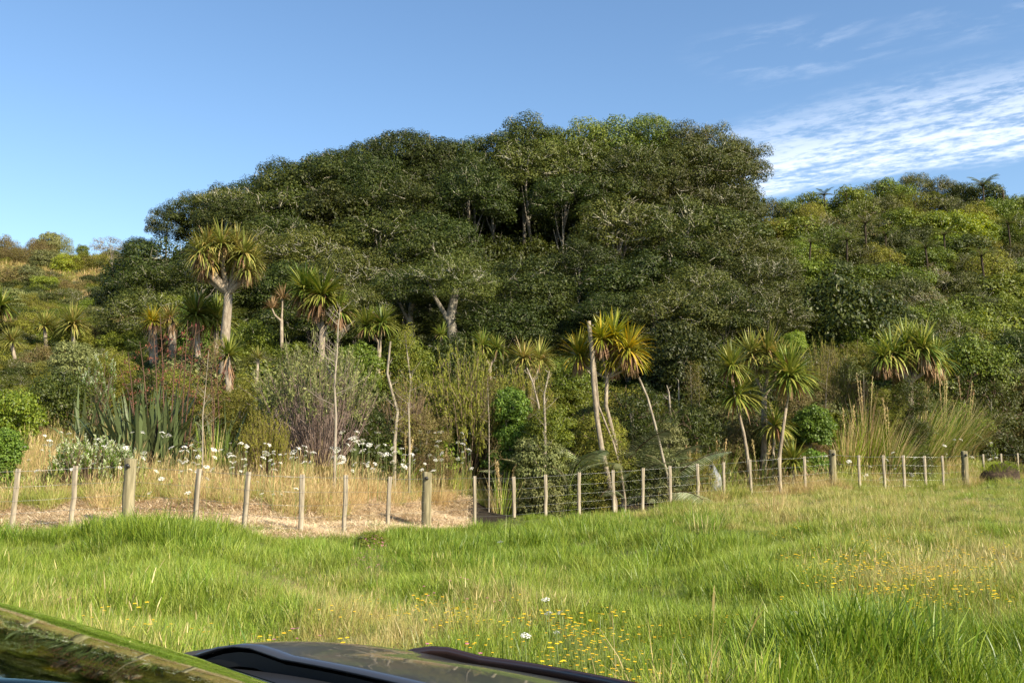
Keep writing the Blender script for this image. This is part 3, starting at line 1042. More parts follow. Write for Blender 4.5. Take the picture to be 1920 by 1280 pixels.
# dark openings between the crowns in the photograph (column, row, radius)
HOLES = [(960, 505, 44), (885, 548, 34), (1065, 632, 32), (1235, 525, 22), (820, 632, 22), (1110, 470, 16), (660, 450, 10), (470, 585, 14)]
gi = 0
for ri, (py, D, nm) in enumerate(rows):
    left = float(np.interp(py, [335, 392, 448, 505, 560, 600], [520, 385, 325, 300, 275, 275]))
    right = float(np.interp(py, [335, 392, 448, 505, 560, 600], [1340, 1375, 1400, 1430, 1460, 1480]))
    k = 0
    px = left
    while px < right:
        jx, jy = px + random.uniform(-14, 14), py + random.uniform(-16, 16)
        rp = random.uniform(62, 98)
        hole = any((jx - hx) ** 2 + (jy + rp * .6 - hy) ** 2 < (hr_ + rp * .4) ** 2 for hx, hy, hr_ in HOLES)
        if not hole and random.random() > .04:
            k += 1
            kd = random.choices(['grove', 'grove_olive', 'dark'], [5, 3.2, .8])[0]
            if jx > 1180 and py < 450 and random.random() < .5:
                kd = 'grove_olive'
            word = {'grove': 'dark green', 'grove_olive': 'olive lichen-flecked', 'dark': 'deep green'}[kd]
            tv = max(jy - rp * .55, max(float(np.interp(jx + q * rp, SKY_U, SKY_V)) for q in (-.62, 0, .5)) + random.uniform(-8, 8))
            plant('grove_tree', kd, jx, tv, D + random.uniform(-2.0, 2.0), rp,
                  '%s evergreen tree, %s from the left in the %s tier of the grove' % (word, ordw(k), nm), 'tree', VEG, trunked=True, hr=.76)
        px += random.uniform(82, 112)

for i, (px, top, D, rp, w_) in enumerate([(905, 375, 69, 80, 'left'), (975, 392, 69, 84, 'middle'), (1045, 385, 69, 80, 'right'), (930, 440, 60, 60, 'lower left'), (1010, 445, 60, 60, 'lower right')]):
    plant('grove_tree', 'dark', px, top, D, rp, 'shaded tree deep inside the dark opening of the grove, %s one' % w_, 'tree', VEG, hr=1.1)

for i, px in enumerate(range(420, 1370, 62)):
    top = max(float(np.interp(px + q, SKY_U, SKY_V)) for q in (-45, 0, 30)) + 34
    plant('grove_tree', 'grove', px, top, 72, 66, 'shaded evergreen tree just under the skyline crowns of the grove, %s from the left' % ordw(i + 1), 'tree', VEG, hr=1.3)
for i, px in enumerate(range(400, 1390, 74)):
    top = max(float(np.interp(px + q, SKY_U, SKY_V)) for q in (-60, 0, 30)) + 90
    plant('grove_tree', 'dark', px, min(top, 430), 73, 76, 'deep green backing tree high in the rear of the grove, %s from the left' % ordw(i + 1), 'tree', VEG, hr=1.3)

# ------------------------------------------------------------------ the right and left hillsides
def hillside(pxs, rws, side, choose, group, seed):
    random.seed(seed)
    for (nm, py, D, step, rp0) in rws:
        px = pxs[0] + random.uniform(0, 20)
        k = 0
        while px < pxs[1]:
            rp = rp0 * random.uniform(.65, 1.3)
            jx = px + random.uniform(-8, 8)
            jy = py(jx) + random.uniform(-10, 10)
            kd = choose(jx, jy)
            k += 1
            word = {'mid': 'mid green leafy', 'dark': 'dark green leafy', 'olive': 'olive', 'lime': 'yellow-green', 'grey': 'grey-green', 'tan': 'dry twiggy',
                    'grove': 'dark evergreen', 'grove_olive': 'dull olive evergreen', 'soft_rust': 'rusty brown', 'soft_olive': 'soft olive', 'bright': 'bright green', 'canopy_light': 'light olive',
                    'feather_olive': 'feathery olive', 'feather_rust': 'feathery rusty brown', 'feather_tan': 'feathery tan', 'feather_dark': 'feathery dark', 'feather_grey': 'feathery grey'}[kd]
            plant('hill_shrub', kd, jx, jy, D + random.uniform(-1.2, 1.2), rp,
                  '%s shrub, %s from the left in the %s row of the %s hillside' % (word, ordw(k), nm, side), 'shrub', group)
            px += step * random.uniform(.62, 1.0)


def choose_r(x, y):
    if 1740 < x < 1900 and 385 < y < 440:
        return 'lime'
    if x < 1560 and y < 520:
        return random.choices(['grove_olive', 'olive', 'mid', 'tan', 'canopy_light'], [3, 3, 2, 1, 1])[0]
    return random.choices(['mid', 'dark', 'olive', 'grove_olive', 'lime', 'canopy_light', 'tan'], [5, 4, 3, 3, 1.2, 1.6, .8])[0]


topR = lambda x: float(np.interp(x, [1400, 1480, 1530, 1570, 1600, 1650, 1710, 1770, 1800, 1860, 1890, 1960], [372, 380, 348, 372, 345, 340, 332, 342, 352, 342, 362, 352]))
hillside((1440, 1990), [('top', topR, 76, 48, 40), ('second', lambda x: topR(x) + 34, 72.5, 50, 42), ('third', lambda x: topR(x) + 66, 69, 50, 44),
                        ('fourth', lambda x: topR(x) + 98, 65, 52, 46), ('fifth', lambda x: topR(x) + 130, 61, 54, 48), ('sixth', lambda x: topR(x) + 162, 57, 56, 50),
                        ('seventh', lambda x: topR(x) + 196, 53, 58, 52), ('eighth', lambda x: topR(x) + 230, 49, 62, 56),
                        ('ninth', lambda x: topR(x) + 262, 45.5, 64, 58), ('tenth', lambda x: topR(x) + 294, 42, 66, 60)],
         'right', choose_r, 'shrubs on the right hillside', 21)


def choose_l(x, y):
    if y < 520 and x < 110:
        return random.choice(['soft_rust', 'soft_rust', 'grey', 'olive'])
    if y > 520 and x > 170:
        return random.choice(['mid', 'dark', 'mid', 'grove'])
    if x < 170 and y > 590:
        return random.choice(['soft_olive', 'feather_tan', 'olive', 'soft_rust', 'soft_olive'])
    return random.choices(['grey', 'mid', 'olive', 'soft_rust', 'soft_olive', 'lime'], [3, 2, 4, 2, 3, 2])[0]


hillside((-60, 130), [('top', lambda x: 452 + 12 * math.sin(x * .05), 74, 34, 24)], 'left', choose_l, 'shrubs on the left hillside', 5)
hillside((-60, 300), [('second', lambda x: 500 + 12 * math.sin(x * .03), 63, 42, 27), ('third', lambda x: 545, 55, 42, 29), ('fourth', lambda x: 588, 48, 44, 31),
                      ('fifth', lambda x: 632 - .02 * x, 41, 48, 34), ('sixth', lambda x: 675, 35.5, 54, 36)],
         'left', choose_l, 'shrubs on the left hillside', 6)
random.seed(31)
plant('umbrella_tree', 'tan', 212, 447, 62, 42, 'flat-topped grey-brown twiggy tree on the left skyline beside the grove', 'tree', hr=.55)
plant('skyline_sapling', 'mid', 155, 458, 70, 12, 'thin wispy sapling on the bare grassy skyline at left', 'sapling')
plant('rusty_conifer', 'soft_rust', 72, 448, 66, 26, 'tall rusty brown pointed shrub on the left skyline', 'shrub')
plant('rusty_conifer', 'soft_rust', 8, 440, 66, 26, 'rusty brown shrub on the left skyline at the picture edge', 'shrub')

# ------------------------------------------------------------------ named bushes of the middle belt: (name, kind, px, top row, D, radius px, label)
BELT = [
    ('kanuka_bush', 'feather_grey', 600, 650, 25.5, 118, 'big twiggy purple-brown bush with grey-green tips behind the bare white sapling'),
    ('kanuka_bush', 'feather_olive', 880, 655, 29.5, 100, 'wide feathery olive bush right of the big twiggy one'),
    ('kanuka_bush', 'feather_olive', 985, 700, 31.5, 60, 'feathery olive bush behind the bright green shrub'),
    ('kanuka_bush', 'feather_olive', 497, 775, 23.8, 48, 'low round olive bush left of the twiggy purple-brown bush'),
    ('leafy_shrub', 'bright', 958, 722, 28.5, 36, 'bright green leafy shrub left of the leaning dead stems'),
    ('leafy_shrub', 'mid', 1030, 758, 27.8, 44, 'dark green shrub just right of the bright green one'),
    ('leafy_shrub', 'bright', 1523, 757, 33.5, 40, 'round bright green shrub just behind the fence right of the cabbage palms'),
    ('leafy_shrub', 'dark', 1275, 610, 38, 72, 'dark glossy tree right of the yellow cabbage tree'),
    ('dome_tree', 'dark', 1575, 508, 46, 100, 'large smooth domed dark green tree at the right foot of the grove'),
    ('leafy_shrub', 'lime', 1488, 618, 37, 24, 'small yellow-green sapling crown between the cabbage palms and domed tree'),
    ('leafy_shrub', 'lime', 320, 548, 42, 40, 'yellow-green leafy shrub behind the tall cabbage tree'),
    ('leafy_shrub', 'bright', 355, 570, 39, 34, 'bright green leafy shrub left of the tall cabbage tree trunk'),
    ('leafy_shrub', 'mid', 470, 600, 38, 45, 'mid green shrub right of the tall cabbage tree trunk'),
    ('leafy_shrub', 'mid', 545, 640, 36, 50, 'mid green shrub under the orange dying cabbage head'),
    ('leafy_shrub', 'dark', 110, 695, 27.5, 62, 'dark green shrub left of the flax'),
    ('leafy_shrub', 'lime', 18, 720, 25.5, 62, 'pale lime shrub at the left picture edge behind the fence'),
    ('leafy_shrub', 'bright', -70, 700, 26.0, 62, 'bright shrub just outside the left picture edge'),
    ('leafy_shrub', 'bright', 8, 800, 22.5, 36, 'light green shrub in the lower left corner behind the fence'),
    ('silver_shrub', 'grey', 140, 640, 31, 42, 'grey-green shrub above the flax clump'),
    ('leafy_shrub', 'olive', 215, 655, 30.5, 44, 'soft olive shrub behind the flax flower stalks'),
    ('leafy_shrub', 'olive', 330, 690, 29, 44, 'olive shrub behind the red flax stalks'),
    ('leafy_shrub', 'olive', 452, 725, 27, 40, 'olive shrub between flax and the twiggy bush'),
    ('leafy_shrub', 'mid', 665, 640, 32, 52, 'grey-green shrub above the right side of the twiggy bush'),
    ('leafy_shrub', 'mid', 760, 625, 35, 52, 'green shrub below the twin cabbage head'),
    ('leafy_shrub', 'dark', 850, 630, 37, 50, 'dark green shrub under the grove trunks'),
    ('kanuka_bush', 'feather_tan', 760, 720, 28, 46, 'tan twiggy shrub between the two wide bushes'),
    ('kanuka_bush', 'soft_dark', 1190, 720, 30, 62, 'dark feathery bush behind the leaning dead stems'),
    ('kanuka_bush', 'soft_dark', 1110, 745, 29.5, 52, 'dark feathery bush behind the tall dead stem'),
    ('kanuka_bush', 'soft_dark', 1300, 740, 31, 62, 'dark brown-green bush behind the thin leaning pole'),
    ('leafy_shrub', 'grey', 1245, 790, 30, 40, 'grey-green shrub behind the blurred low bushes'),
    ('low_bush', 'grey', 1010, 818, 27.3, 48, 'low grey-green bush behind the fence, left of the leaning dead stems'),
    ('low_bush', 'olive', 1120, 815, 27.8, 52, 'low olive bush at the foot of the leaning dead stems'),
    ('low_bush', 'grey', 1225, 838, 28.6, 46, 'low grey-green bush right of the leaning dead stems'),
    ('low_bush', 'dark', 1180, 850, 28.3, 44, 'dark low bush in the shade behind the fence'),
    ('low_bush', 'dark', 1075, 860, 27.6, 42, 'dark low bush against the fence battens'),
    ('low_bush', 'olive', 1310, 850, 29.6, 34, 'low olive bush where the visible fence starts again'),
    ('kanuka_bush', 'soft_rust', 1370, 780, 33, 54, 'rusty brown bush behind the front cabbage palm'),
    ('kanuka_bush', 'soft_dark', 1440, 750, 34, 60, 'dark bush between the two front cabbage palms'),
    ('kanuka_bush', 'soft_rust', 1600, 700, 38.5, 50, 'reddish brown bush right of the round bright shrub'),
    ('kanuka_bush', 'feather_olive', 1550, 650, 38, 50, 'olive feathery bush above the round bright shrub'),
    ('kanuka_bush', 'soft_dark', 1690, 715, 38.5, 60, 'dark bush under the dark cabbage tree'),
    ('kanuka_bush', 'soft_dark', 1775, 690, 40.5, 56, 'dark bush right of the dark cabbage tree'),
    ('kanuka_bush', 'soft_dark', 1850, 700, 40, 60, 'dark brown bush near the right edge'),
    ('kanuka_bush', 'soft_rust', 1925, 690, 41, 55, 'brown bush cut by the right picture edge'),
    ('leafy_shrub', 'mid', 1830, 625, 41, 60, 'mid green rounded shrub above the brown bushes at right'),
    ('leafy_shrub', 'dark', 1905, 620, 42, 52, 'dark green shrub by the right picture edge'),
    ('leafy_shrub', 'dark', 1370, 640, 39, 52, 'dark green shrub behind the upper cabbage heads'),
    ('leafy_shrub', 'dark', 1180, 625, 39, 46, 'dark green shrub behind the yellow cabbage tree'),
    ('leafy_shrub', 'mid', 1060, 665, 36, 44, 'mid green shrub behind the tall dead stem'),
    ('kanuka_bush', 'soft_rust', 1650, 735, 38.6, 46, 'brown bush behind the arching reeds'),
    ('kanuka_bush', 'soft_dark', 1708, 706, 35.6, 40, 'dark bush hiding the foot of the broad dark cabbage tree'),
    ('kanuka_bush', 'soft_olive', 1665, 722, 35.9, 36, 'olive bush left of the foot of the broad dark cabbage tree'),
    ('kanuka_bush', 'soft_dark', 1740, 728, 39.5, 50, 'dark bush right behind the tallest arching reeds'),
    ('kanuka_bush', 'soft_olive', 1125, 770, 28.6, 50, 'olive bush around the foot of the central cabbage tree'),
    ('kanuka_bush', 'soft_rust', 1000, 765, 28.9, 46, 'rusty scrub around the pale stems left of centre'),
    ('kanuka_bush', 'soft_dark', 690, 760, 26.5, 50, 'dark bush right of the big twiggy bush'),
    ('kanuka_bush', 'soft_rust', 800, 765, 27.5, 46, 'brown scrub below the left edge of the wide olive bush'),
    ('kanuka_bush', 'soft_olive', 380, 715, 28.5, 48, 'olive bush at the foot of the tallest cabbage trunk'),
    ('kanuka_bush', 'soft_olive', 470, 700, 29.5, 50, 'soft olive bush between the tallest cabbage trunk and the twiggy bush'),
    ('kanuka_bush', 'soft_dark', 290, 680, 30, 50, 'dark bush under the pair of small shaggy cabbage palms'),
    ('kanuka_bush', 'soft_rust', 1500, 720, 35, 46, 'rusty bush behind the roundest cabbage head'),
    ('kanuka_bush', 'soft_olive', 610, 872, 24.6, 30, 'low olive bush on the far edge of the straw track below the white sapling'),
]
for (nm, kd, px, top, D, rp, lab) in BELT:
    plant(nm, kd, px, top, D, rp, lab, 'tree' if 'tree' in nm else 'bush' if 'bush' in nm else 'shrub')


# pale silver-tipped shrub: upright shoots with whitish leaf tips
def silver_shrub(px, py, D, rp, label, n=170):
    f = foot(px, D)
    r = rp / F * D
    h = ray(px, py, D).z - f.z
    g = np.random.default_rng(int(px))
    t = empty('silver_leaved_shrub', f)
    mb = MB()
    st = MB()
    for i in range(n):
        a = g.uniform(0, 6.283)
        q = math.sqrt(g.uniform(0, 1)) * r
        top = np.array([math.cos(a) * q, math.sin(a) * q, h * math.sqrt(max(.15, 1 - .6 * (q / r) ** 2)) * g.uniform(.5, 1.08)])
        b = top * np.array([.35, .35, 0])
        st.tube([b, (b + top) / 2 + g.normal(0, .02, 3), top], [.009, .006, .003], 3, 0, cap=False)
        k = 26
        s = g.uniform(.0, .30, k)
        P = top - np.array([0, 0, 1.0]) * s[:, None]
        aa = g.uniform(0, 6.283, k)
        rad = np.stack([np.cos(aa), np.sin(aa), np.full(k, .9)], 1)
        P = P + rad * np.array([.03, .03, 0])
        nn = np.stack([np.cos(aa), np.sin(aa), np.full(k, -.9)], 1) * -1 + g.normal(0, .2, (k, 3))
        top_part = s < .14
        for flag, mi in ((top_part, 0), (~top_part, 1)):
            if flag.any():
                mb.leaves(P[flag], nn[flag], rad[flag], .075, .022, mi)
    c = link('foliage', mb.mesh('silver_foliage', [M['silver'], M['bright']]), t)
    tag(c, kind='stuff')
    link('stem', st.mesh('stems', M['brown_twig']), t)
    tag(t, label, 'shrub')


silver_shrub(165, 812, 22.6, 66, 'silvery white-tipped shrub behind the first round fence post', 220)
silver_shrub(235, 830, 22.9, 40, 'smaller silvery shrub right of the first round fence post', 80)
silver_shrub(178, 660, 29.5, 40, 'silvery shrub up the slope above the flax', 90)


# ------------------------------------------------------------------ cabbage trees
LEAFMESH = {}
for key in ('cab_green', 'cab_olive', 'cab_yellow', 'cab_dead'):
    lst = []
    for k in range(5):
        mb = MB()
        mb.blades(np.zeros((1, 3)), np.array([[1.0, 0, .12 * k]]), 1.0, .052, .35 + .3 * k, 5, side=np.array([[0, 1.0, 0]]), wbase=.5)
        lst.append(mb.mesh('blade_leaf', M[key]))
    LEAFMESH[key] = lst


def rosette(c, r, n, mats, g, lo=-.9, hi=1.0, droop=1.0, axis=(0, 0, 1)):
    """Blades leaving c in all directions; the lowest ones hang. mats (green, dead)."""
    mb = MB()
    d = unit(n, lo, hi, g) + np.array(axis) * .15
    base = np.asarray(c) + d * r * .06
    ln = r * g.uniform(.8, 1.12, n)
    dr = 1.25 * droop * (0.45 + 0.5 * (1 - d[:, 2])) * g.uniform(.4, 1.4, n)
    dead = (d[:, 2] < -.35) | (g.uniform(0, 1, n) < .04)
    w = r * .07
    if (~dead).any():
        mb.blades(base[~dead], d[~dead], ln[~dead], w, dr[~dead], 4, 0, wbase=.5)
    if dead.any():
        mb.blades(base[dead], d[dead], ln[dead] * .9, w * .8, dr[dead] + .8, 4, 1, wbase=.5)
    return mb


def cabbage(base_px, D, heads, trad, label, mat='cab_green', n=150, fork=None, individual=0, droop=1.0, lo=-.6, skirt=None, bark='cab_bark', base_off=0.0, ddep=0.5, trunk_pts=None):
    g = np.random.default_rng(int(base_px * 7 + D))
    D = behind(base_px, D)
    f = foot(base_px, D)
    t = empty('cabbage_tree', f)
    hs = []
    for (hx, hy, hr_) in heads:
        dd = D + g.uniform(-ddep, ddep)
        hs.append((ray(hx, hy, dd) - f, hr_ * 1.27 / F * D))
    tk = MB()
    if fork is None:
        fk = sum((h[0] for h in hs), Vector()) / len(hs)
        fk.z = min(h[0].z for h in hs) - hs[0][1] * (.9 if len(hs) > 1 else .1)
    else:
        fk = ray(fork[0], fork[1], D) - f
    path = [Vector((0, 0, -.15))]
    if trunk_pts:
        path += [ray(a, b, D) - f for a, b in trunk_pts]
    else:
        mid = fk * .5 + Vector((g.normal(0, .05), g.normal(0, .05), 0))
        path += [mid * .5 + Vector((g.normal(0, .03), 0, 0)), mid]
    path.append(fk)
    nn = len(path)
    tk.tube(path, [trad * (1.25 - .4 * i / (nn - 1)) for i in range(nn)], 8)
    for (c, r) in hs:
        if (c - fk).length > .15:
            mid = (c + fk) / 2 + Vector(((c - fk).x * .22, (c - fk).y * .22, -.03))
            tk.tube([fk - Vector((0, 0, .05)), mid, c], [trad * .72, trad * .5, trad * .4], 6)
    link('trunk', tk.mesh('cabbage_trunk', M[bark], True), t)
    ind_left = individual
    for (c, r) in hs:
        mb = rosette((0, 0, 0), r, int(n * 1.9), None, g, lo=lo, droop=droop)
        hd = link('leaf_head', mb.mesh('cabbage_head', [M[mat], M['cab_dead']]), t, c)
        tag(hd, kind='stuff')
        if ind_left > 0:
            k = min(ind_left, individual // len(hs) + 1)
            ind_left -= k
            for _ in range(k):
                a = g.uniform(0, 6.283)
                el = g.uniform(-.55, 1.35)
                lf = link('leaf', LEAFMESH[mat][g.integers(0, 5)], t, c, (g.uniform(-.3, .3), -el, a), r * g.uniform(.9, 1.12))
        if skirt:
            m2 = MB()
            k = 60
            a = g.uniform(0, 6.283, k)
            zz = g.uniform(-skirt, 0, k) * r
            b = np.stack([np.cos(a) * trad, np.sin(a) * trad, zz], 1)
            d = np.stack([np.cos(a) * .5, np.sin(a) * .5, np.full(k, -1.0)], 1)
            m2.blades(b, d, r * .55, r * .06, .5, 3)
            sk = link('dead_leaf_skirt', m2.mesh('skirt', M['cab_dead']), t, c)
            tag(sk, kind='stuff')
    tag(t, label, 'cabbage tree', 'cabbage trees')
    return t


random.seed(12)
cabbage(420, 31.5, [(378, 478, 35), (394, 494, 34), (388, 464, 34), (415, 458, 36), (412, 482, 35), (438, 474, 36), (444, 458, 32), (458, 476, 36), (470, 494, 34), (436, 502, 30), (462, 508, 30), (380, 502, 28)], .155,
        'tallest cabbage tree, mop of olive leaves above a forked pale trunk', 'cab_olive', 105, fork=(428, 548), droop=1.5, lo=-.9, trunk_pts=[(421, 745), (420, 690), (423, 620), (427, 575)])
cabbage(368, 33, [(368, 592, 44)], .11, 'cabbage palm with full round head left of the tallest trunk', 'cab_green', 190, droop=1.0, skirt=.9)
cabbage(400, 34, [(405, 600, 42)], .10, 'cabbage palm whose head shows behind the tallest trunk', 'cab_green', 170, droop=1.0)
cabbage(285, 35, [(286, 603, 26)], .16, 'small cabbage palm with shaggy pink-brown skirt, left one of the pair', 'cab_yellow', 110, skirt=1.6)
cabbage(324, 35.5, [(320, 597, 24)], .15, 'small cabbage palm with shaggy pink-brown skirt, right one of the pair', 'cab_olive', 110, skirt=1.7)
cabbage(421, 29, [(428, 668, 34)], .10, 'short cabbage palm with brown skirt at the foot of the tallest trunk', 'cab_green', 110, skirt=1.3, lo=-.2)
cabbage(598, 37, [(572, 546, 44), (604, 556, 48), (636, 585, 34)], .14, 'green cabbage tree with three heads above the twiggy bush', 'cab_green', 170, fork=(605, 618), droop=1.1, skirt=.5)
cabbage(528, 36, [(530, 560, 22), (510, 578, 18)], .07, 'dying cabbage tree with a few orange leaves and bent stem', 'cab_dead', 40, fork=(528, 600), lo=.0)
cabbage(482, 29.5, [(484, 672, 20)], .05, 'tiny spiky young cabbage palm left of the twiggy bush', 'cab_olive', 45, lo=-.1)
cabbage(712, 34, [(688, 612, 30), (716, 608, 33)], .09, 'cabbage palm with twin dark green heads under the grove', 'cab_green', 150, fork=(712, 640))
cabbage(915, 38, [(905, 648, 26), (932, 655, 24)], .08, 'low twin-headed cabbage palm left of the centre, half hidden', 'cab_green', 100)
cabbage(995, 33, [(982, 672, 32), (1012, 674, 32)], .07, 'grey-green twin cabbage heads above a cluster of bare stems', 'cab_olive', 110, fork=(1000, 710))
cabbage(828, 37, [(828, 628, 20)], .06, 'small blue-green cabbage head against the shaded grove', 'cab_green', 70)
cabbage(1166, 26.8, [(1085, 668, 40), (1128, 636, 38), (1150, 632, 42), (1178, 655, 44), (1150, 680, 36), (1186, 676, 32)], .062,
        'central cabbage tree with bright yellow leaves on a crooked pale trunk', 'cab_yellow', 85, fork=(1138, 706), individual=120, droop=1.0, skirt=.35,
        trunk_pts=[(1162, 870), (1150, 815), (1136, 760)])
cabbage(1408, 28.8, [(1382, 742, 50), (1372, 688, 38)], .05, 'front cabbage palm leaning left, just behind the fence battens', 'cab_green', 110, fork=(1386, 778),
        individual=110, trunk_pts=[(1400, 845), (1394, 810)], lo=-.7)
cabbage(1458, 29.6, [(1480, 706, 52)], .052, 'front cabbage palm with the roundest head, right of its leaning neighbour', 'cab_green', 150, fork=(1474, 765),
        individual=110, trunk_pts=[(1462, 850), (1468, 805)], lo=-.7)
cabbage(1430, 32.5, [(1408, 668, 44), (1440, 664, 44), (1416, 690, 30), (1462, 672, 34)], .10, 'cabbage tree with spreading heads behind the two front ones', 'cab_olive', 110)
cabbage(1488, 31.6, [(1488, 868, 36)], .05, 'ground-level cabbage palm tuft right behind the fence', 'cab_green', 120, lo=-.2, droop=1.6)
cabbage(1445, 31.8, [(1452, 800, 40)], .05, 'low drooping cabbage palm in the shade between the front ones', 'cab_green', 90, lo=-.6, droop=1.6)
cabbage(1705, 36.5, [(1672, 664, 44), (1700, 650, 46), (1730, 655, 46), (1752, 674, 40), (1690, 682, 40), (1655, 672, 34)], .15,
        'broad dark cabbage tree with drooping leaves on the right', 'cab_green', 105, fork=(1706, 712), droop=1.5, lo=-.8, skirt=.5)
cabbage(-5, 40, [(0, 575, 34), (-25, 590, 34)], .1, 'cabbage palm cut by the left picture edge', 'cab_green', 130)
cabbage(82, 39, [(84, 612, 26)], .08, 'small cabbage palm on the left slope, left of its twin', 'cab_olive', 120, lo=-.3)
cabbage(134, 39, [(136, 608, 32)], .08, 'small cabbage palm on the left slope with orange lower leaves', 'cab_olive', 140, lo=-.5)
cabbage(22, 36, [(22, 640, 24)], .07, 'squat cabbage palm low on the left slope', 'cab_olive', 90, lo=-.3)


# ------------------------------------------------------------------ flax with flower stalks
FLAXLEAF = []
for k in range(8):
    mb = MB()
    mb.blades(np.zeros((1, 3)), np.array([[.10 + .05 * k, 0, 1.0]]), 1.0, .048, [.08, .2, .4, .65, 1.0, 1.5, 2.2, 3.2][k], 8, side=np.array([[0, 1.0, 0]]), wbase=.65, tip=.05)
    FLAXLEAF.append(mb.mesh('flax_leaf', M['flax']))


def flax(px, D, n, hpx, spread, label, stalks=(), seed=1):
    g = np.random.default_rng(seed)
    D = behind(px, D, 1.8)
    f = foot(px, D)
    t = empty('flax_bush', f)
    h = hpx / F * D
    for i in range(n):
        a = g.uniform(0, 6.283)
        q = math.sqrt(g.uniform(0, 1)) * spread
        k = min(7, int(abs(g.normal(0, 3.6)) + 3.0 * q / spread))
        link('leaf', FLAXLEAF[k], t, (math.cos(a) * q, math.sin(a) * q * .6, -.02), (g.normal(0, .12), g.normal(0, .12), a + g.normal(0, .5)),
             (h * g.uniform(.7, 1.15),) * 3)
    for (sx, sy, ex, ey) in stalks:
        b = ray(sx, sy, D) - f
        b.z = 0
        e = ray(ex, ey, D + g.uniform(-.4, .4)) - f
        mb = MB()
        m1 = b * .6 + e * .4 + Vector(((e.x - b.x) * -.12, 0, 0))
        m2 = b * .25 + e * .75 + Vector(((e.x - b.x) * -.10, 0, 0))
        mb.tube([b, m1, m2, e], [.024, .018, .014, .007], 5)
        for j in range(9):
            tt = .5 + .055 * j
            p = (m1.lerp(m2, (tt - .4) / .35) if tt < .75 else m2.lerp(e, (tt - .75) / .25))
            sgn = -1 if j % 2 else 1
            q = p + Vector((sgn * g.uniform(.10, .22), g.uniform(-.12, .12), g.uniform(.06, .16)))
            mb.tube([p, q], [.008, .004], 4)
            k = 9
            P = np.array(q)[None, :] + g.normal(0, .035, (k, 3))
            mb.leaves(P, g.normal(0, 1, (k, 3)), g.normal(0, .3, (k, 3)) + np.array([0, 0, 1.]), .075, .022, 1)
        link('flower_stalk', mb.mesh('flax_stalk', [M['stalk'], M['red_seed']]), t)
    tag(t, label, 'flax')
    return t


flax(275, 24.8, 175, 160, 1.05, 'big flax clump with broad grey-green leaves and tall dark red flower stalks',
     [(285, 800, 262, 640), (300, 800, 288, 622), (290, 800, 310, 655), (320, 790, 332, 618), (325, 800, 345, 640), (260, 800, 240, 660), (310, 800, 300, 590),
      (340, 800, 352, 600), (270, 800, 225, 690), (350, 790, 388, 640), (345, 800, 368, 610)], 3)
flax(410, 25.5, 26, 110, .4, 'narrow flax clump at the foot of the tallest cabbage trunk', [(405, 820, 392, 660), (415, 820, 402, 640)], 4)
flax(160, 26, 16, 130, .4, 'sparse flax with yellow bent leaves left of the big clump', [], 5)
flax(1680, 37, 55, 110, 1.2, 'flax clump with pale upright leaves under the dark cabbage tree', [(1640, 800, 1622, 700), (1700, 800, 1716, 690)], 6)
flax(1780, 38.5, 40, 95, 1.0, 'flax clump right of the dark cabbage tree among brown bushes', [(1800, 800, 1822, 700)], 7)


# ------------------------------------------------------------------ tussocks (toetoe, sedge): thing with a blade mass
def tussock(px, D, hpx, n, label, mats=('grass', 'straw'), spread=.25, lean=.5, droop=1.3, w=.012, name='tussock', plumes=0, mix=.4, cat='tussock', dx=0.0):
    g = rng
    D = behind(px, D, 1.3)
    f = foot(px, D)
    h = hpx / F * D
    mb = MB()
    a = g.uniform(0, 6.283, n)
    q = spread * np.sqrt(g.uniform(0, 1, n))
    base = np.stack([np.cos(a) * q, np.sin(a) * q, np.full(n, -.02)], 1)
    ln = np.abs(g.normal(0, lean, n))
    d = np.stack([np.cos(a) * ln + dx, np.sin(a) * ln, np.ones(n)], 1)
    s = g.uniform(0, 1, n) < mix
    for flag, mi in ((~s, 0), (s, 1)):
        if flag.any():
            k = int(flag.sum())
            mb.blades(base[flag], d[flag], h * g.uniform(.6, 1.25, k), w, droop * g.uniform(.4, 1.3, k), 5, mi)
    t = empty(name, f)
    c = link('blades', mb.mesh('tussock_blades', [M[m] for m in mats]), t)
    tag(c, kind='stuff')
    for i in range(plumes):
        m2 = MB()
        an = g.uniform(0, 6.283)
        e = Vector((math.cos(an) * .3 + dx * .5, math.sin(an) * .3, h * g.uniform(1.15, 1.45)))
        m2.tube([(0, 0, 0), e * .6, e], [.008, .006, .004], 4)
        k = 60
        tt = g.uniform(0, .3, k)
        P = np.array(e)[None, :] * (1 - tt[:, None]) + g.normal(0, .02, (k, 3))
        m2.leaves(P, g.normal(0, 1, (k, 3)), g.normal(0, .25, (k, 3)) + np.array([.2, 0, 1.]), .08, .018)
        link('plume', m2.mesh('plume', M['straw']), t)
    tag(t, label, cat)
    return t


